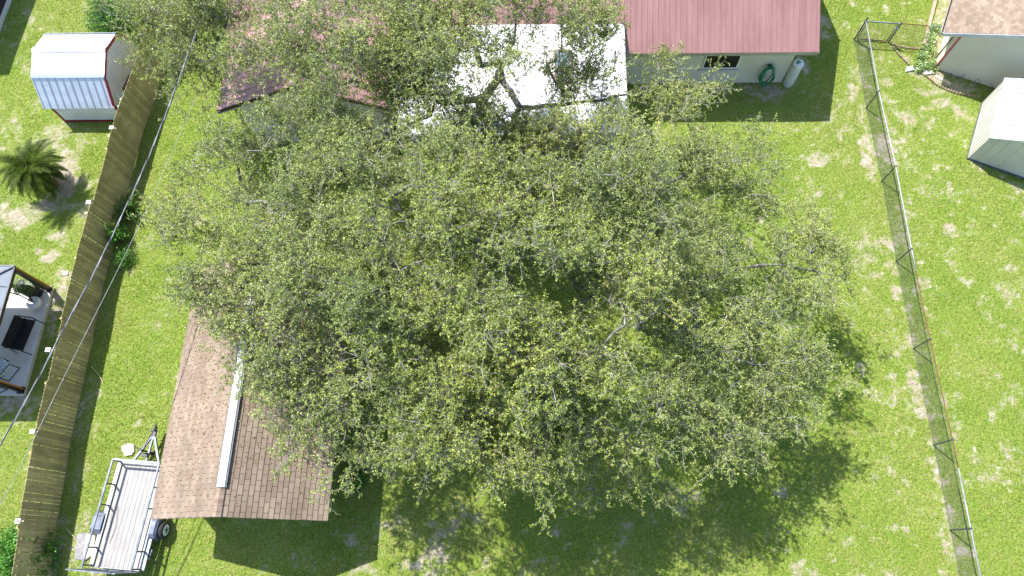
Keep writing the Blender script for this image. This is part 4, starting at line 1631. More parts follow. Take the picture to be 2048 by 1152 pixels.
# ------------------------------------------------------------------ patio with gazebo
def patio():
    m = MB()
    m.box((-24.5, 5.62, 0), (-19.17, 9.98, .15))
    s = m.build('patio_slab', 'concrete')
    tag(s, 'pale concrete patio slab left of the board fence under the gazebo', 'patio')
    G = thing('gazebo', (-21.4, 7.9, .15), 'gazebo with grey panelled hip roof on black posts faced in orange wood', 'gazebo')
    x0, x1, y0, y1 = -23.6, -19.28, 5.8, 9.98
    zc, zt = 2.25, 3.1
    cx, cy = (x0 + x1) / 2, (y0 + y1) / 2
    for (x, y) in ((x1, y1 - .05), (x1, y0), (x0, y0), (x0, y1 - .05)):
        q = MB()
        q.box((x - .08, y - .08, .15), (x + .08, y + .08, zc - .02))
        p = q.build('post', 'black_metal', G)
        q = MB()
        q.box((x + .02, y + .082, .15), (x + .075, y + .09, zc - .03))
        q.box((x + .082, y + .02, .15), (x + .09, y + .082, zc - .03))
        q.build('post_trim', 'orange_wood', p)
        q = MB()
        q.box((x - .13, y - .13, .15), (x + .13, y + .13, .2))
        q.build('base_plate', 'black_metal', p)
    b = MB()
    for a, c in (((x0, y0), (x1, y0)), ((x1, y0), (x1, y1)), ((x1, y1), (x0, y1)), ((x0, y1), (x0, y0))):
        b.beam((*a, zc - .1), (*c, zc - .1), .08, .14)
    b.build('beam', 'black_metal', G)
    r = MB()
    e = .06
    co = [(x0 - e, y0 - e, zc), (x1 + e, y0 - e, zc), (x1 + e, y1 + e, zc), (x0 - e, y1 + e, zc)]
    ap = [(cx, cy, zt)]
    for i in range(4):
        a, c = co[i], co[(i + 1) % 4]
        r.slab([a, c, ap[0]], .02)
    ro = r.build('roof', 'panel_grey', G)
    rb = MB()
    for i in range(4):
        a, c = np.array(co[i]), np.array(co[(i + 1) % 4])
        A = np.array(ap[0])
        rb.beam(a + (0, 0, .02), A + (0, 0, .02), .07, .05)
        rb.beam(a + (0, 0, .01), c + (0, 0, .01), .05, .04)
        for t in (.25, .5, .75):
            rb.beam(a * (1 - t) + A * t + (0, 0, .012), c * (1 - t) + A * t + (0, 0, .012), .02, .02)
        for t in (.2, .4, .6, .8):
            e0 = a * (1 - t) + c * t
            k = min(t, 1 - t) * 2
            rb.beam(e0 + (0, 0, .01), e0 * (1 - k) + (0, 0, .012) + ((a + c) / 2 * (1 - 1) + (A - (a + c) / 2) + e0) * k, .02, .02)
    rb.build('roof_bars', 'steel_dark', ro)
    # bench
    T = frame((-19.47, 7.88, .15), -8)
    B = thing('garden_bench', (-19.5, 7.9, .15), 'dark metal garden bench standing on the concrete patio', 'bench')
    s = MB(T)
    for k in range(7):
        s.beam((-.22 + k * .07, -.62, .42), (-.22 + k * .07, .62, .42), .066, .02)
    s.build('seat', 'black_metal', B)
    s = MB(T)
    for k in range(6):
        s.beam((-.25 - k * .018, -.62, .45 + k * .07), (-.25 - k * .018, .62, .45 + k * .07), .02, .066)
    s.build('backrest', 'black_metal', B)
    for y in (-.64, .64):
        s = MB(T)
        s.tube([(-.34, y, .68), (-.1, y, .7), (.2, y, .68), (.27, y, .62), (.25, y, .44)], .025, 6)
        s.build('armrest', 'black_metal', B)
        for x, x2 in ((.22, .3), (-.25, -.34)):
            s = MB(T)
            s.tube([(x, y, .42), (x2, y, .0)], .02, 6)
            s.build('leg', 'black_metal', B)
    # cushioned chairs
    for (x, y, a, lb) in ((-20.0, 6.55, -28, 'patio chair with pale blue plaid cushion nearest the bench'), (-20.25, 5.95, -60, 'patio chair with blue plaid cushion at the bottom edge of the patio')):
        T = frame((x, y, .15), a)
        C = thing('patio_chair', (x, y, .15), lb, 'chair', 'plaid cushioned patio chairs')
        f = MB(T)
        for sx in (-.3, .3):
            f.tube([(sx, -.3, 0), (sx, .32, 0)], .02, 6)
            f.tube([(sx, .3, .0), (sx, .3, .55), (sx, -.25, .6)], .02, 6)
            f.tube([(sx, -.28, .0), (sx, -.3, .6), (sx, -.38, 1.0)], .02, 6)
        f.build('frame', 'black_metal', C)
        for nm, pp, q in (('seat', ((-.27, -.25, .38), (.27, .32, .5)), 0), ('backrest', ((-.27, -.38, .5), (.27, -.25, 1.02)), 0)):
            c = MB(T)
            c.box(*pp)
            o = c.build(nm, 'plaid', C)
            bv = o.modifiers.new('b', 'BEVEL')
            bv.width = .05
            bv.segments = 3
    # potted fan palm
    p = at(72, 608, .2)
    P = thing('potted_palm', (p[0], p[1], .15), 'small fan palm with slanting dark stems in a round white pot on the patio', 'potted palm')
    m = MB()
    m.lathe((p[0], p[1], .15), [(.19, 0), (.25, .05), (.27, .2), (.24, .28), (.2, .26), (.19, .22)], 24)
    m.build('pot', 'white_paint', P, True)
    tops = []
    m = MB()
    for (px, py, z) in ((40, 570, 1.3), (20, 585, 1.5), (52, 575, 1.1)):
        t = at(px, py, z)
        tops.append(t)
        m.tube([(p[0], p[1], .38), (p + t) / 2 + (0, .05, .2), t], .022, 6)
    m.build('stem', 'black_metal', P)
    V = []
    rs = np.random.RandomState(4)
    for t in tops:
        for k in range(8):
            a0 = rs.uniform(0, 2 * np.pi)
            c = t + np.array([math.cos(a0), math.sin(a0), .2]) * .15
            for j in range(9):
                a = a0 + (j - 4) * .28
                e = c + np.array([math.cos(a), math.sin(a), rs.uniform(-.3, .1)]) * .3
                sd = np.array([-math.sin(a), math.cos(a), 0]) * .012
                V += [c - sd * .5, (c + e) / 2 - sd, e, (c + e) / 2 + sd]
    np_mesh('leaves', np.array(V), 4, 'palm_leaf', P)
    # covered item below the roof corner
    p = at(48, 566, .9)
    m = MB()
    m.lathe((p[0], p[1] - .1, .15), [(.3, 0), (.32, .3), (.3, .7), (.2, .88), (.05, .92)], 16)
    tag(m.build('covered_grill', 'black_metal', None, True), 'rounded black cover over a grill beside the gazebo post', 'grill')


patio()


def shed_items():
    m = MB()
    a, b = at(266, 135, 1.5), at(247, 180, 1.3)
    m.tube([a, b], .055, 8)
    o = m.build('black_pipe', 'black_metal')
    tag(o, 'black pipe lying between the barn shed and the board fence', 'pipe')
    T = thing('hose_bundle', at(244, 195, 1.0), 'pale teal and white hose bundle hanging between shed and fence', 'hose')
    m = MB()
    rs = random.Random(1)
    for k in range(4):
        c = at(243 + rs.uniform(-3, 4), 190 + k * 7, 1.35 - k * .06)
        pts = [c + np.array((math.cos(t) * .1, math.sin(t) * .12, .05 * math.sin(2 * t))) for t in np.linspace(0, 6.28, 14)[:-1]]
        m.tube(pts, .025, 6, closed=True)
    m.build('coil', 'teal', T, True)


shed_items()


# ------------------------------------------------------------------ plants
def leaf_quads(P, D, N, ln, wd):
    """diamond leaves: base P, direction D, normal N"""
    S = np.cross(D, N)
    S /= (np.linalg.norm(S, axis=1, keepdims=True) + 1e-9)
    ln, wd = ln[:, None], wd[:, None]
    mid = P + D * ln * .5 + N * ln * .06
    return np.stack([P, mid - S * wd * .5, P + D * ln, mid + S * wd * .5], 1).reshape(-1, 3)


def unit(a):
    return a / (np.linalg.norm(a, axis=1, keepdims=True) + 1e-9)


def tubes_np(A, B, ra, rb, n=3):
    D = unit(B - A)
    ref = np.where(np.abs(D[:, 2:3]) > .9, np.array([[1., 0, 0]]), np.array([[0, 0, 1.]]))
    X = unit(np.cross(D, ref))
    Y = np.cross(X, D)
    V = []
    for (P, r) in ((A, ra), (B, rb)):
        for k in range(n):
            a = 2 * math.pi * k / n
            V.append(P + (X * math.cos(a) + Y * math.sin(a)) * r[:, None])
    V = np.stack(V, 1).reshape(-1, 3)
    m = len(A)
    base = (np.arange(m) * 2 * n)[:, None]
    Q = []
    for k in range(n):
        l = (k + 1) % n
        Q.append(base + np.array([k, l, n + l, n + k])[None])
    return V, np.concatenate(Q, 0)


def shrub(name, c, r, h, n, mat, label, cat, leaf=.07, seed=1, group=None):
    rs = np.random.RandomState(seed)
    T = thing(name, (c[0], c[1], 0), label, cat, group)
    k = max(8, n // 14)
    a = rs.uniform(0, 2 * np.pi, k)
    rr = r * np.sqrt(rs.rand(k))
    tips = np.stack([c[0] + rr * np.cos(a), c[1] + rr * np.sin(a), h * (rs.uniform(.45, 1, k)) * np.sqrt(np.clip(1.05 - (rr / r) ** 2, .1, 1))], 1)
    A = np.repeat(np.array([[c[0], c[1], 0.]]), k, 0) + rs.normal(0, r * .08, (k, 3)) * [1, 1, 0]
    V, Q = tubes_np(A, tips, np.full(k, .012), np.full(k, .004))
    np_mesh('stem', V, 4, 'bark', T, Q)
    idx = rs.randint(0, k, n)
    t = rs.uniform(.55, 1.05, n)[:, None]
    P = A[idx] * (1 - t) + tips[idx] * t + rs.normal(0, .07, (n, 3))
    P[:, 2] = np.maximum(P[:, 2], .04)
    D = unit(rs.normal(0, 1, (n, 3)) + [0, 0, .3])
    N = unit(rs.normal(0, .6, (n, 3)) + [0, 0, 1])
    np_mesh('foliage', leaf_quads(P, D, N, rs.uniform(.7, 1.3, n) * leaf, rs.uniform(.4, .55, n) * leaf), 4, mat, T)
    return T


def strap_plant(c, n, L, h, mat, label, seed=2, name='strap_leaf_plant', cat='plant', width=.025):
    rs = np.random.RandomState(seed)
    T = thing(name, (c[0], c[1], 0), label, cat)
    V = []
    for k in range(n):
        a = rs.uniform(0, 2 * np.pi)
        l = L * rs.uniform(.6, 1.1)
        d = np.array([math.cos(a), math.sin(a), 0])
        s = np.array([-d[1], d[0], 0]) * width
        b = np.array([c[0], c[1], 0]) + rs.normal(0, .12, 3) * [1, 1, 0]
        pts = []
        hh = h * rs.uniform(.7, 1.2)
        for t in (0, .3, .6, .85, 1):
            pts.append(b + d * l * t + np.array([0, 0, hh * math.sin(t * 2.4)]))
        wd = (1, 1, .8, .5, .05)
        for i in range(4):
            V += [pts[i] - s * wd[i], pts[i] + s * wd[i], pts[i + 1] + s * wd[i + 1], pts[i + 1] - s * wd[i + 1]]
    np_mesh('leaves', np.array(V), 4, mat, T)


c = at(262, 425)
strap_plant(at(262, 430), 55, .8, .6, 'palm_leaf', 'clump of long arching strap leaves in the fence shadow', 3)
shrub('shrub', at(243, 480), .42, 1.2, 900, 'shrub_leaf', 'bright-tipped leafy shrub against the board fence under the cable', 'shrub', .09, 5)
shrub('shrub', at(255, 520), .5, .6, 1100, 'shrub_leaf', 'low dark shrub at the lower end of the planting beside the fence', 'shrub', .07, 6)
shrub('shrub', at(62, 1110), 1.15, 1.45, 5500, 'shrub_leaf', 'bright green leafy shrub in the lower left corner', 'shrub', .12, 7)
shrub('shrub', at(236, 62, 0), 1.1, 2.0, 6500, 'shrub_leaf', 'bright green bush behind the barn shed', 'shrub', .09, 8)
shrub('shrub', at(425, 30, 0), .7, 1.6, 2500, 'shrub_leaf', 'green bush at the top of the strip between fence and house', 'shrub', .08, 9)
shrub('shrub', at(720, 900), .55, 1.1, 3000, 'shrub_leaf', 'dark shrub shaded by the garage wall', 'shrub', .08, 11)
shrub('shrub', at(712, 960), .45, .6, 1600, 'shrub_leaf', 'low shaded plants at the lower corner of the garage', 'shrub', .07, 12)
shrub('shrub', at(1262, 1158 - 20), .1, .25, 60, 'shrub_leaf', 'tiny bright seedling at the bottom edge of the lawn', 'plant', .08, 13) if False else None
for i, (px, py, w_) in enumerate(((1866, 60, 'topmost, under the gutter end'), (1858, 82, 'right beside the end of the timber border'), (1852, 105, 'in the middle of the flower bed'), (1842, 118, 'at the bend of the scalloped edging'), (1836, 136, 'next to the pale square paver'), (1862, 137, 'touching the cream house corner'))):
    shrub('flowering_plant', at(px, py), .27, .42, 420, 'pale_leaf', 'white and green leafed plant ' + w_, 'plant', .09, 20 + i, 'variegated plants in the flower bed')


def sago():
    base = at(108, 372)
    T = thing('sago_palm', base, 'dark green sago palm with arching feathery fronds in the left garden', 'palm')
    top = np.array([base[0] - .02, base[1] + .02, 1.45])
    m = MB()
    zs = np.linspace(0, 1.45, 14)
    m.lathe((base[0], base[1], 0), [(.20 + .03 * (k % 2), z) for k, z in enumerate(zs)], 14)
    m.build('trunk', 'palm_trunk', T)
    rs = np.random.RandomState(3)

    def fronds(n, el, mat, name, L0):
        V, R = [], MB()
        for k in range(n):
            a = 2 * math.pi * (k * .618) + rs.uniform(-.1, .1)
            e = rs.uniform(*el)
            L = L0 * rs.uniform(.85, 1.1)
            d = np.array([math.cos(a), math.sin(a), 0])
            side = np.array([-d[1], d[0], 0])
            pts = []
            for t in np.linspace(0, 1, 24):
                ang = e - 1.25 * t
                if t == 0:
                    p = top.copy()
                else:
                    p = pts[-1] + (d * math.cos(ang) + np.array([0, 0, 1]) * math.sin(ang)) * L / 24
                pts.append(p)
            R.tube(pts[::4] + [pts[-1]], .009, 4)
            for i in range(4, 24):
                tl = .22 * math.sin(math.pi * (i / 24) ** .7) + .05
                ang = e - 1.25 * i / 24
                fwd = d * math.cos(ang) + np.array([0, 0, 1]) * math.sin(ang)
                for sg in (-1, 1):
                    for half in (0, .5):
                        b = pts[i] + fwd * L / 24 * half
                        q = b + (side * sg * .78 + fwd * .6 + np.array([0, 0, .15])) * tl
                        wv = fwd * .012
                        V += [b - wv, b + wv, q + wv * .3, q - wv * .3]
        o = np_mesh(name, np.array(V), 4, mat, T)
        R.build('frond_rib', mat, o)
    fronds(78, (-.45, 1.3), 'sago_leaf', 'fronds', 1.45)
    fronds(14, (-1.1, -.5), 'frond_dead', 'dry_fronds', .95)


sago()


# ------------------------------------------------------------------ oaks
def oak(label, base, limbs, lobes, seed, mat='oak_leaf', dens=1.0, moss=0):
    rs = np.random.RandomState(seed)
    T = thing('oak_tree', (base[0], base[1], 0), label, 'tree', 'spreading oak trees')
    nodes = [np.array([base[0], base[1], -.1])]
    par = [-1]

    def grow(start, pts):
        i = start
        for p in pts:
            a = nodes[i]
            L = np.linalg.norm(p - a)
            n = max(1, int(L / .4))
            for k in range(1, n + 1):
                q = a + (p - a) * k / n
                if k < n:
                    q = q + rs.normal(0, .045, 3)
                nodes.append(q)
                par.append(i)
                i = len(nodes) - 1
        return i
    first = [at(*limbs[0][0])]
    fork = grow(0, first)
    for k, lb in enumerate(limbs):
        pts = [at(*q) for q in (lb[1:] if k == 0 else lb)]
        # start from the nearest existing skeleton node to the first point
        N = np.array(nodes)
        d = np.linalg.norm(N - pts[0], axis=1) + (N[:, 2] < 1.2) * 5
        grow(int(np.argmin(d)), pts)
    # attractors
    Q = []
    for (px, py, z, r, rz, dn) in lobes:
        c = at(px, py, z)
        n = int(r * r * 27 * dn * dens)
        m_ = max(3, n // 13)
        v = unit(rs.normal(0, 1, (m_, 3)))
        v *= (rs.rand(m_, 1) ** .42)
        v[:, 2] = np.abs(v[:, 2]) * np.where(rs.rand(m_) < .68, 1, -.7)
        v = c + v * [r, r, rz]
        v = np.repeat(v, int(n / m_ + .5), 0)
        v = v + rs.normal(0, 1, v.shape) * [.33, .33, .2]
        Q.append(v)
    Q = np.concatenate(Q)
    Q[:, 2] = np.maximum(Q[:, 2], 1.6)
    N = np.array(nodes)
    d0 = np.array([np.min(np.linalg.norm(N - q, axis=1)) for q in Q])
    order = np.argsort(d0 + rs.uniform(0, .5, len(Q)))
    cap = len(nodes) + len(Q) * 12
    NA = np.zeros((cap, 3))
    NA[:len(nodes)] = N
    cnt = len(nodes)
    ends = []
    root_xy = np.array([base[0], base[1]])
    for qi in order:
        q = Q[qi]
        dv = NA[:cnt] - q
        d = np.sqrt((dv ** 2).sum(1))
        # prefer nodes nearer the trunk and below the target
        rq = np.hypot(*(q[:2] - root_xy))
        rn = np.hypot(NA[:cnt, 0] - root_xy[0], NA[:cnt, 1] - root_xy[1])
        cost = d + .5 * np.maximum(0, rn - rq + .1) + .25 * np.maximum(0, NA[:cnt, 2] - q[2]) + (NA[:cnt, 2] < 1.5) * 4
        i = int(np.argmin(cost))
        a = NA[i]
        L = d[i]
        if L < .12:
            ends.append(i)
            continue
        pd = a - (nodes[par[i]] if par[i] >= 0 else a - np.array([0, 0, 1]))
        pd = pd / (np.linalg.norm(pd) + 1e-9)
        c1 = a + pd * L * .3
        c2 = q - np.array([0, 0, 1]) * L * rs.uniform(-.05, .25) - (q - a) * .25
        n = max(1, int(L / .35))
        for k in range(1, n + 1):
            t = k / n
            p = a * (1 - t) ** 3 + 3 * c1 * t * (1 - t) ** 2 + 3 * c2 * t * t * (1 - t) + q * t ** 3
            if k < n:
                p = p + rs.normal(0, .03, 3)
            nodes.append(p)
            par.append(i)
            NA[cnt] = p
            i = cnt
            cnt += 1
        ends.append(i)
    par = np.array(par)
    N = NA[:cnt]
    cntw = np.zeros(cnt)
    for e in ends:
        cntw[e] += 1
    for i in range(cnt - 1, 0, -1):
        cntw[par[i]] += cntw[i]
    R = .0048 * np.maximum(cntw, 1) ** .5
    R[0] *= 1.35
    I = np.arange(1, cnt)
    A, B = N[par[I]], N[I]
    ra, rb = np.minimum(R[par[I]], R[I] * 1.25), R[I]
    thick = rb > .028
    V, F = tubes_np(A[thick] - unit(B[thick] - A[thick]) * rb[thick][:, None] * .5, B[thick] + unit(B[thick] - A[thick]) * rb[thick][:, None] * .3, ra[thick], rb[thick], 8)
    o = np_mesh('trunk', V, 4, 'bark', T, F)
    o.data.polygons.foreach_set('use_smooth', [True] * len(o.data.polygons))
    V1, F1 = tubes_np(A[~thick], B[~thick], ra[~thick], rb[~thick], 4)
    # fine shoots
    ends = np.array(ends)
    ed = unit(N[ends] - N[np.maximum(par[ends], 0)])
    thin = I[(R[I] < .02) & (rs.rand(len(I)) < .22)]
    src = np.concatenate([np.repeat(ends, 4), thin])
    sd = np.concatenate([np.repeat(ed, 4, 0), unit(N[thin] - N[par[thin]])])
    m = len(src)
    D = unit(sd * .55 + rs.normal(0, .62, (m, 3)) + [0, 0, .22])
    Ls = rs.uniform(.3, .75, m)
    P0 = N[src]
    P1 = P0 + D * Ls[:, None] * .5 + rs.normal(0, .02, (m, 3))
    D2 = unit(D + rs.normal(0, .3, (m, 3)) + [0, 0, .05])
    P2 = P1 + D2 * Ls[:, None] * .5
    V2, F2 = tubes_np(P0, P1, np.full(m, .008), np.full(m, .006))
    V3, F3 = tubes_np(P1, P2, np.full(m, .006), np.full(m, .0035))
    # twigs
    nt_ = 5
    ts = np.tile(np.array([.25, .5, .7, .88, 1.0]), m)
    si = np.repeat(np.arange(m), nt_)
    tt = np.clip(ts + rs.uniform(-.08, .08, len(ts)), 0, 1)[:, None]
    TP = np.where(tt < .5, P0[si] * (1 - tt * 2) + P1[si] * tt * 2, P1[si] * (2 - tt * 2) + P2[si] * (tt * 2 - 1))
    TD = unit(D2[si] * .7 + rs.normal(0, .65, (len(si), 3)) + [0, 0, .12])
    TL = rs.uniform(.09, .24, len(si))
    TE = TP + TD * TL[:, None]
    V4, F4 = tubes_np(TP, TE, np.full(len(si), .003), np.full(len(si), .0018))
    Vs, Fs, n = [], [], 0
    for (V_, F_) in ((V1, F1), (V2, F2), (V3, F3), (V4, F4)):
        Vs.append(V_)
        Fs.append(F_ + n) if F_.shape[1] == 4 else None
        n += len(V_)
    np_mesh('twigs', np.concatenate(Vs), 4, 'twig', T, np.concatenate(Fs))
    # leaves
    nl = 10
    li = np.repeat(np.arange(len(si)), nl)
    alive = rs.rand(len(si)) > .1
    li = li[alive[li]]
    k = len(li)
    t = rs.uniform(.15, 1.05, k)[:, None]
    LP = TP[li] * (1 - t) + TE[li] * t
    LD = unit(TD[li] * .55 + unit(rs.normal(0, 1, (k, 3))) * .85)
    LN = unit(rs.normal(0, .55, (k, 3)) + [0, 0, .8])
    ln = rs.uniform(.044, .08, k)
    np_mesh('foliage', leaf_quads(LP, LD, LN, ln, ln * rs.uniform(.36, .5, k)), 4, mat, T)
    # hanging moss
    if moss:
        thk = I[(R[I] > .03) & (N[I][:, 2] > 3.5)]
        V = []
        for _ in range(moss):
            p = N[rs.choice(thk)]
            for s in range(26):
                a = p + rs.normal(0, .07, 3) * [1, 1, .3]
                L = rs.uniform(.25, .85)
                dx = rs.normal(0, .012, 3)
                dx[2] = 0
                w_ = np.array([rs.uniform(-1, 1), rs.uniform(-1, 1), 0]) * .007
                b, c_ = a + dx * 3 - [0, 0, L * .5], a + dx * 5 - [0, 0, L]
                V += [a - w_, a + w_, b + w_, b - w_, b - w_, b + w_, c_ + w_ * .2, c_ - w_ * .2]
        np_mesh('spanish_moss', np.array(V), 4, 'moss', T)['kind'] = 'stuff'
    print(label[:24], 'tips', len(ends), 'leaves', k)


oak('oak rising beside the white patio roof, its dark limbs crossing over it', (-1.9, 14.3),
    [[(968, 250, 2.2), (965, 200, 4), (1000, 145, 5), (1028, 85, 6), (1035, 0, 7)],
     [(962, 130, 6), (930, 40, 7.5)],
     [(890, 205, 5), (800, 175, 6), (640, 160, 6), (600, 150, 6.3), (540, 70, 6.8), (505, 0, 7)],
     [(1040, 215, 5), (1150, 205, 5.2), (1280, 190, 5.2), (1400, 205, 4.8)],
     [(1010, 290, 4.5), (1080, 330, 6)], [(860, 230, 5.5), (760, 280, 6.5)]],
    [(950, 20, 8.2, 2.8, 1.6, .9), (800, 70, 8, 2.8, 1.6, 1.1), (650, 50, 7.2, 2.2, 1.3, .9), (1120, 60, 7, 1.9, 1.1, .6), (1190, 110, 6, 1.3, .9, .5), (1340, 170, 5.2, 1.5, .8, .75), (1230, 210, 5.4, 1.3, .8, .5),
     (820, 250, 7, 2.5, 1.5, 1.0), (700, 240, 6.8, 2.0, 1.3, .8), (560, 110, 6.5, 1.9, 1.1, .6), (1020, 300, 6, 2.3, 1.4, .8), (1120, 270, 5.6, 1.8, 1.0, .6), (1430, 205, 4.6, .8, .5, .7),
     (900, 130, 7.4, 1.8, 1.2, .85), (860, 80, 7.4, 1.8, 1.1, 1.0), (820, 140, 7, 1.5, .9, .8), (850, 200, 6.6, 1.6, .9, .8), (920, 230, 6.2, 1.2, .7, .6), (960, 260, 6.0, 1.4, .8, .4), (610, 150, 6.4, 1.7, .9, .45), (700, 150, 6.8, 1.6, 1.0, .6), (1120, 160, 5.8, 1.7, .9, .75), (1180, 90, 6.2, 1.2, .8, .6), (1060, 240, 5.6, 1.5, .9, .8), (1200, 280, 5.2, 1.2, .7, .8), (1130, 310, 5.6, 1.4, .8, .9), (1200, 10, 6.5, 1.3, .8, .6), (540, 240, 6, 1.4, .9, .3)], 21, dens=1.0, moss=22)
oak('oak spreading over the shingle garage roof', (-3.6, 6.2),
    [[(872, 700, 2.5), (800, 655, 4), (740, 612, 5), (640, 600, 5.3), (545, 606, 5.2)],
     [(760, 520, 6), (640, 420, 6.5), (480, 400, 6)], [(720, 740, 5), (620, 760, 6), (580, 840, 6)],
     [(860, 560, 6), (800, 420, 7.5)], [(700, 680, 5.5), (500, 690, 5.8)]],
    [(570, 340, 6.6, 2.4, 1.2, .95), (440, 420, 6, 1.8, .9, .75), (610, 470, 7.2, 2.6, 1.4, 1.1), (510, 600, 6, 1.8, 1.0, .8), (470, 510, 6, 1.6, .9, .8), (620, 680, 6.4, 1.9, 1.1, .95), (610, 810, 6, 1.3, .9, .9), (560, 760, 5.8, 1.2, .8, .8), (690, 900, 5.2, .8, .6, .9), (430, 590, 5.4, 1.0, .6, .7), (540, 540, 6.4, 1.4, .8, .9), (590, 890, 5.6, .8, .6, .9),
     (740, 560, 8, 2.5, 1.5, 1.05), (740, 720, 6.8, 1.9, 1.2, .85), (790, 410, 8, 2.6, 1.5, 1.05), (690, 350, 7, 1.8, 1.0, .8), (780, 640, 7, 1.6, 1.0, .7), (480, 690, 5.8, 1.1, .7, .7), (690, 800, 6, 1.3, .9, .8), (480, 290, 6, 1.4, .8, .7), (730, 870, 5, .9, .8, .6), (370, 420, 5.4, .8, .5, .5)], 22, dens=1.0, moss=10)
oak('tallest oak at the centre of the lawn, yellowish at its lower edge', (-.3, 7.3),
    [[(1035, 640, 2.5), (1020, 560, 5), (1000, 480, 7)],
     [(1100, 650, 4), (1185, 740, 5.8), (1207, 690, 7.3), (1250, 650, 7.6)],
     [(1030, 720, 4), (1070, 790, 5), (1130, 815, 5.5), (1250, 860, 5.5)],
     [(1080, 760, 4.5), (1170, 850, 4.6), (1240, 930, 4), (1310, 1005, 3.2)],
     [(980, 700, 5), (900, 800, 6), (880, 880, 6)], [(930, 600, 6), (880, 560, 7.5)]],
    [(950, 440, 8.6, 2.8, 1.5, 1.0), (1080, 500, 8.2, 2.2, 1.3, .8), (890, 630, 8, 2.2, 1.4, 1.0), (1060, 640, 8, 2.2, 1.4, .8), (1010, 370, 7.4, 1.7, 1.0, .8), (1150, 460, 7.6, 1.7, 1.0, .8), (1130, 600, 7.4, 1.6, 1.0, .7), (980, 710, 7.4, 1.6, 1.0, .7), (1100, 770, 6.6, 1.5, .8, .7), (880, 790, 6.5, 2.0, 1.2, 1.05), (1010, 790, 7, 2.0, 1.2, .9), (980, 890, 5.6, 1.6, .9, 1.0),
     (1190, 680, 7.2, 1.9, 1.2, .8), (1140, 870, 5.5, 1.6, .9, .95), (1260, 950, 3.6, .95, .6, .6), (1240, 790, 6, 1.5, 1.0, .8), (850, 880, 6, 1.2, .8, .9), (1090, 900, 5.2, 1.5, .7, 1.0), (900, 920, 5.4, 1.2, .6, .9), (1190, 930, 4.2, 1.1, .6, .7), (1200, 550, 7.5, 1.7, 1.1, .7)], 23, mat='oak_leaf_dry', dens=1.0, moss=8)
oak('thinner oak reaching right towards the chain link fence', (4.2, 8.4),
    [[(1310, 560, 3), (1400, 560, 4.5), (1520, 530, 4.6), (1620, 540, 4.6), (1690, 555, 4.4)],
     [(1320, 480, 5), (1300, 380, 6), (1420, 330, 5.5), (1520, 320, 4.5)],
     [(1390, 670, 4.8), (1480, 720, 5), (1620, 765, 4)], [(1370, 740, 5), (1420, 830, 5), (1540, 890, 4)],
     [(1260, 480, 6), (1200, 400, 7)]],
    [(1190, 400, 7, 2.3, 1.3, .9), (1320, 340, 6, 2.0, 1.1, .75), (1300, 500, 6.8, 2.3, 1.3, .85), (1450, 330, 5, 1.6, .9, .6), (1430, 460, 5.6, 2.1, 1.1, .7), (1540, 420, 4.6, 1.5, .8, .65), (1600, 470, 4.4, 1.0, .5, .6), (1380, 260, 5, 1.4, .7, .6), (1500, 300, 4.6, 1.1, .6, .4), (1440, 590, 5.6, 2.0, 1.1, .75),
     (1590, 530, 4.5, 1.5, .7, .85), (1660, 545, 4.4, .9, .5, .8), (1570, 610, 4.6, 1.3, .7, .7), (1370, 700, 5.6, 1.8, 1.0, .75), (1520, 690, 4.8, 1.6, .8, .6), (1400, 820, 5, 1.4, .8, .7), (1500, 860, 4.2, 1.2, .6, .8), (1430, 850, 4.8, 1.4, .7, 1.0), (1320, 840, 5.2, 1.4, .8, .9), (1560, 740, 4.4, 1.3, .6, .9), (1600, 770, 4, .9, .5, .6), (1290, 640, 6, 1.5, 1.0, .6)], 24, dens=1.0)
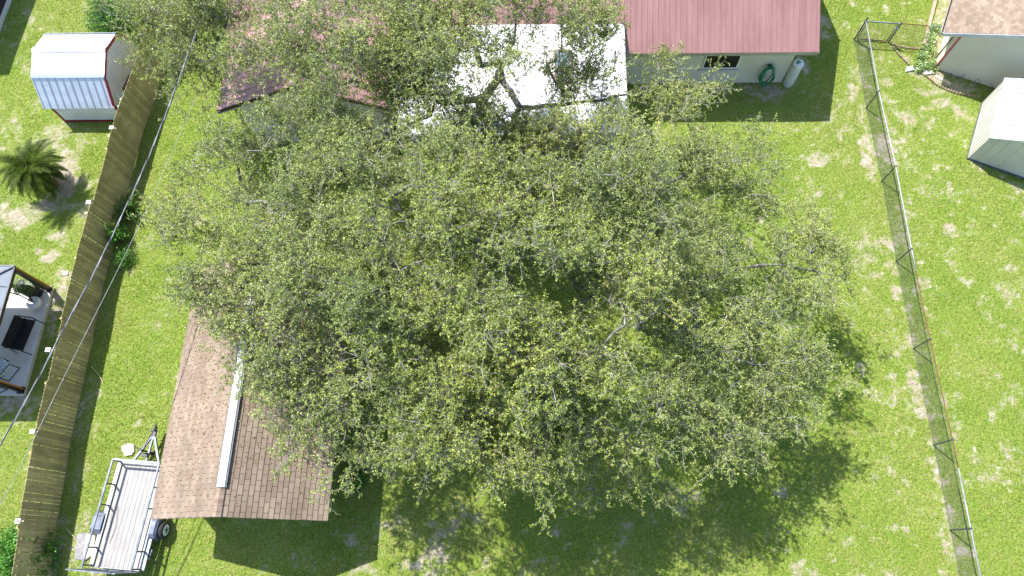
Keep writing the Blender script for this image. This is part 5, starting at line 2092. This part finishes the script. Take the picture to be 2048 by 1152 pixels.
oak('grey twiggy oak overhanging the barn shed and board fence', (-14.3, 20.8),
    [[(375, 110, 3), (340, 60, 5), (300, 20, 5.8)], [(430, 100, 5), (460, 20, 6)], [(400, 150, 4.8), (418, 215, 4.8)], [(330, 110, 5), (285, 125, 4.8)]],
    [(330, 40, 5.8, 1.5, .9, .9), (400, 110, 5.3, 1.3, .8, .8), (300, 110, 5, 1.0, .6, .9), (350, 130, 5, 1.1, .6, .9), (500, 60, 5.8, 1.4, .8, .6), (400, 20, 6, 1.3, .8, .9), (450, 30, 6, 1.6, .9, .8), (265, 25, 5, .9, .6, .7), (415, 180, 4.9, .9, .6, .9), (480, 140, 5.4, 1.2, .8, .6)], 25, dens=1.0, moss=10)


# ------------------------------------------------------------------ fallen leaves
def litter():
    rs = np.random.RandomState(77)

    def lay(name, label, P, N, L=.05, mat='litter'):
        n = len(P)
        a = rs.uniform(0, 2 * np.pi, n)
        D = np.stack([np.cos(a), np.sin(a), np.zeros(n)], 1)
        D = unit(D - N * (D * N).sum(1, keepdims=True))
        N2 = unit(N + rs.normal(0, .25, (n, 3)))
        ln = rs.uniform(.6, 1.4, n) * L
        tag(np_mesh(name, leaf_quads(P, D, N2, ln, ln * .5), 4, mat), label, 'fallen leaves', kind='stuff')
    # garage roof, both slopes
    n = 2200
    x = rs.uniform(-12.0, -6.6, n)
    y = 1.3 + 8.3 * rs.rand(n) ** .6
    s = (4.2 - 2.5) / 2.83
    z = 4.2 - np.abs(x + 9.29) * s + .035
    N = unit(np.stack([np.sign(x + 9.29) * s, np.zeros(n), np.ones(n)], 1))
    lay('fallen_leaves', 'dry oak leaves scattered over the shingle garage roof', np.stack([x, y, z], 1), N, .07)
    n = 1400
    x = rs.uniform(-5.1, 3.7, n)
    y = rs.uniform(15.35, 20.0, n)
    z = 2.92 + (y - 15.3) * (.5 / 4.82) + .03
    lay('fallen_leaves', 'dry oak leaves scattered over the white patio roof', np.stack([x, y, z], 1), np.tile(unit(np.array([[0, -.1, 1.]])), (n, 1)))
    n = 9000
    x = rs.normal(0, 8, n)
    y = rs.uniform(-.8, 15, n)
    k = ~in_rects(x, y, [(-12.2, 1, -6.4, 9.8), (-5.2, 15, 3.8, 20)]) & (x > -16.5)
    x, y = x[k], y[k]
    z = (VNA.fbm(x * .5, y * .5, 3) - .5) * 0.10 + .03
    lay('fallen_leaves', 'brown fallen leaves lying in the lawn under the oaks', np.stack([x, y, z], 1), np.tile([[0, 0, 1.]], (len(x), 1)), .06)


M['litter'] = m_leaf('leaf_litter', [(0.0, rgb(96, 72, 50)), (0.5, rgb(146, 118, 84)), (1.0, rgb(190, 170, 134))], 0.8, 0.0, 0.2)
litter()
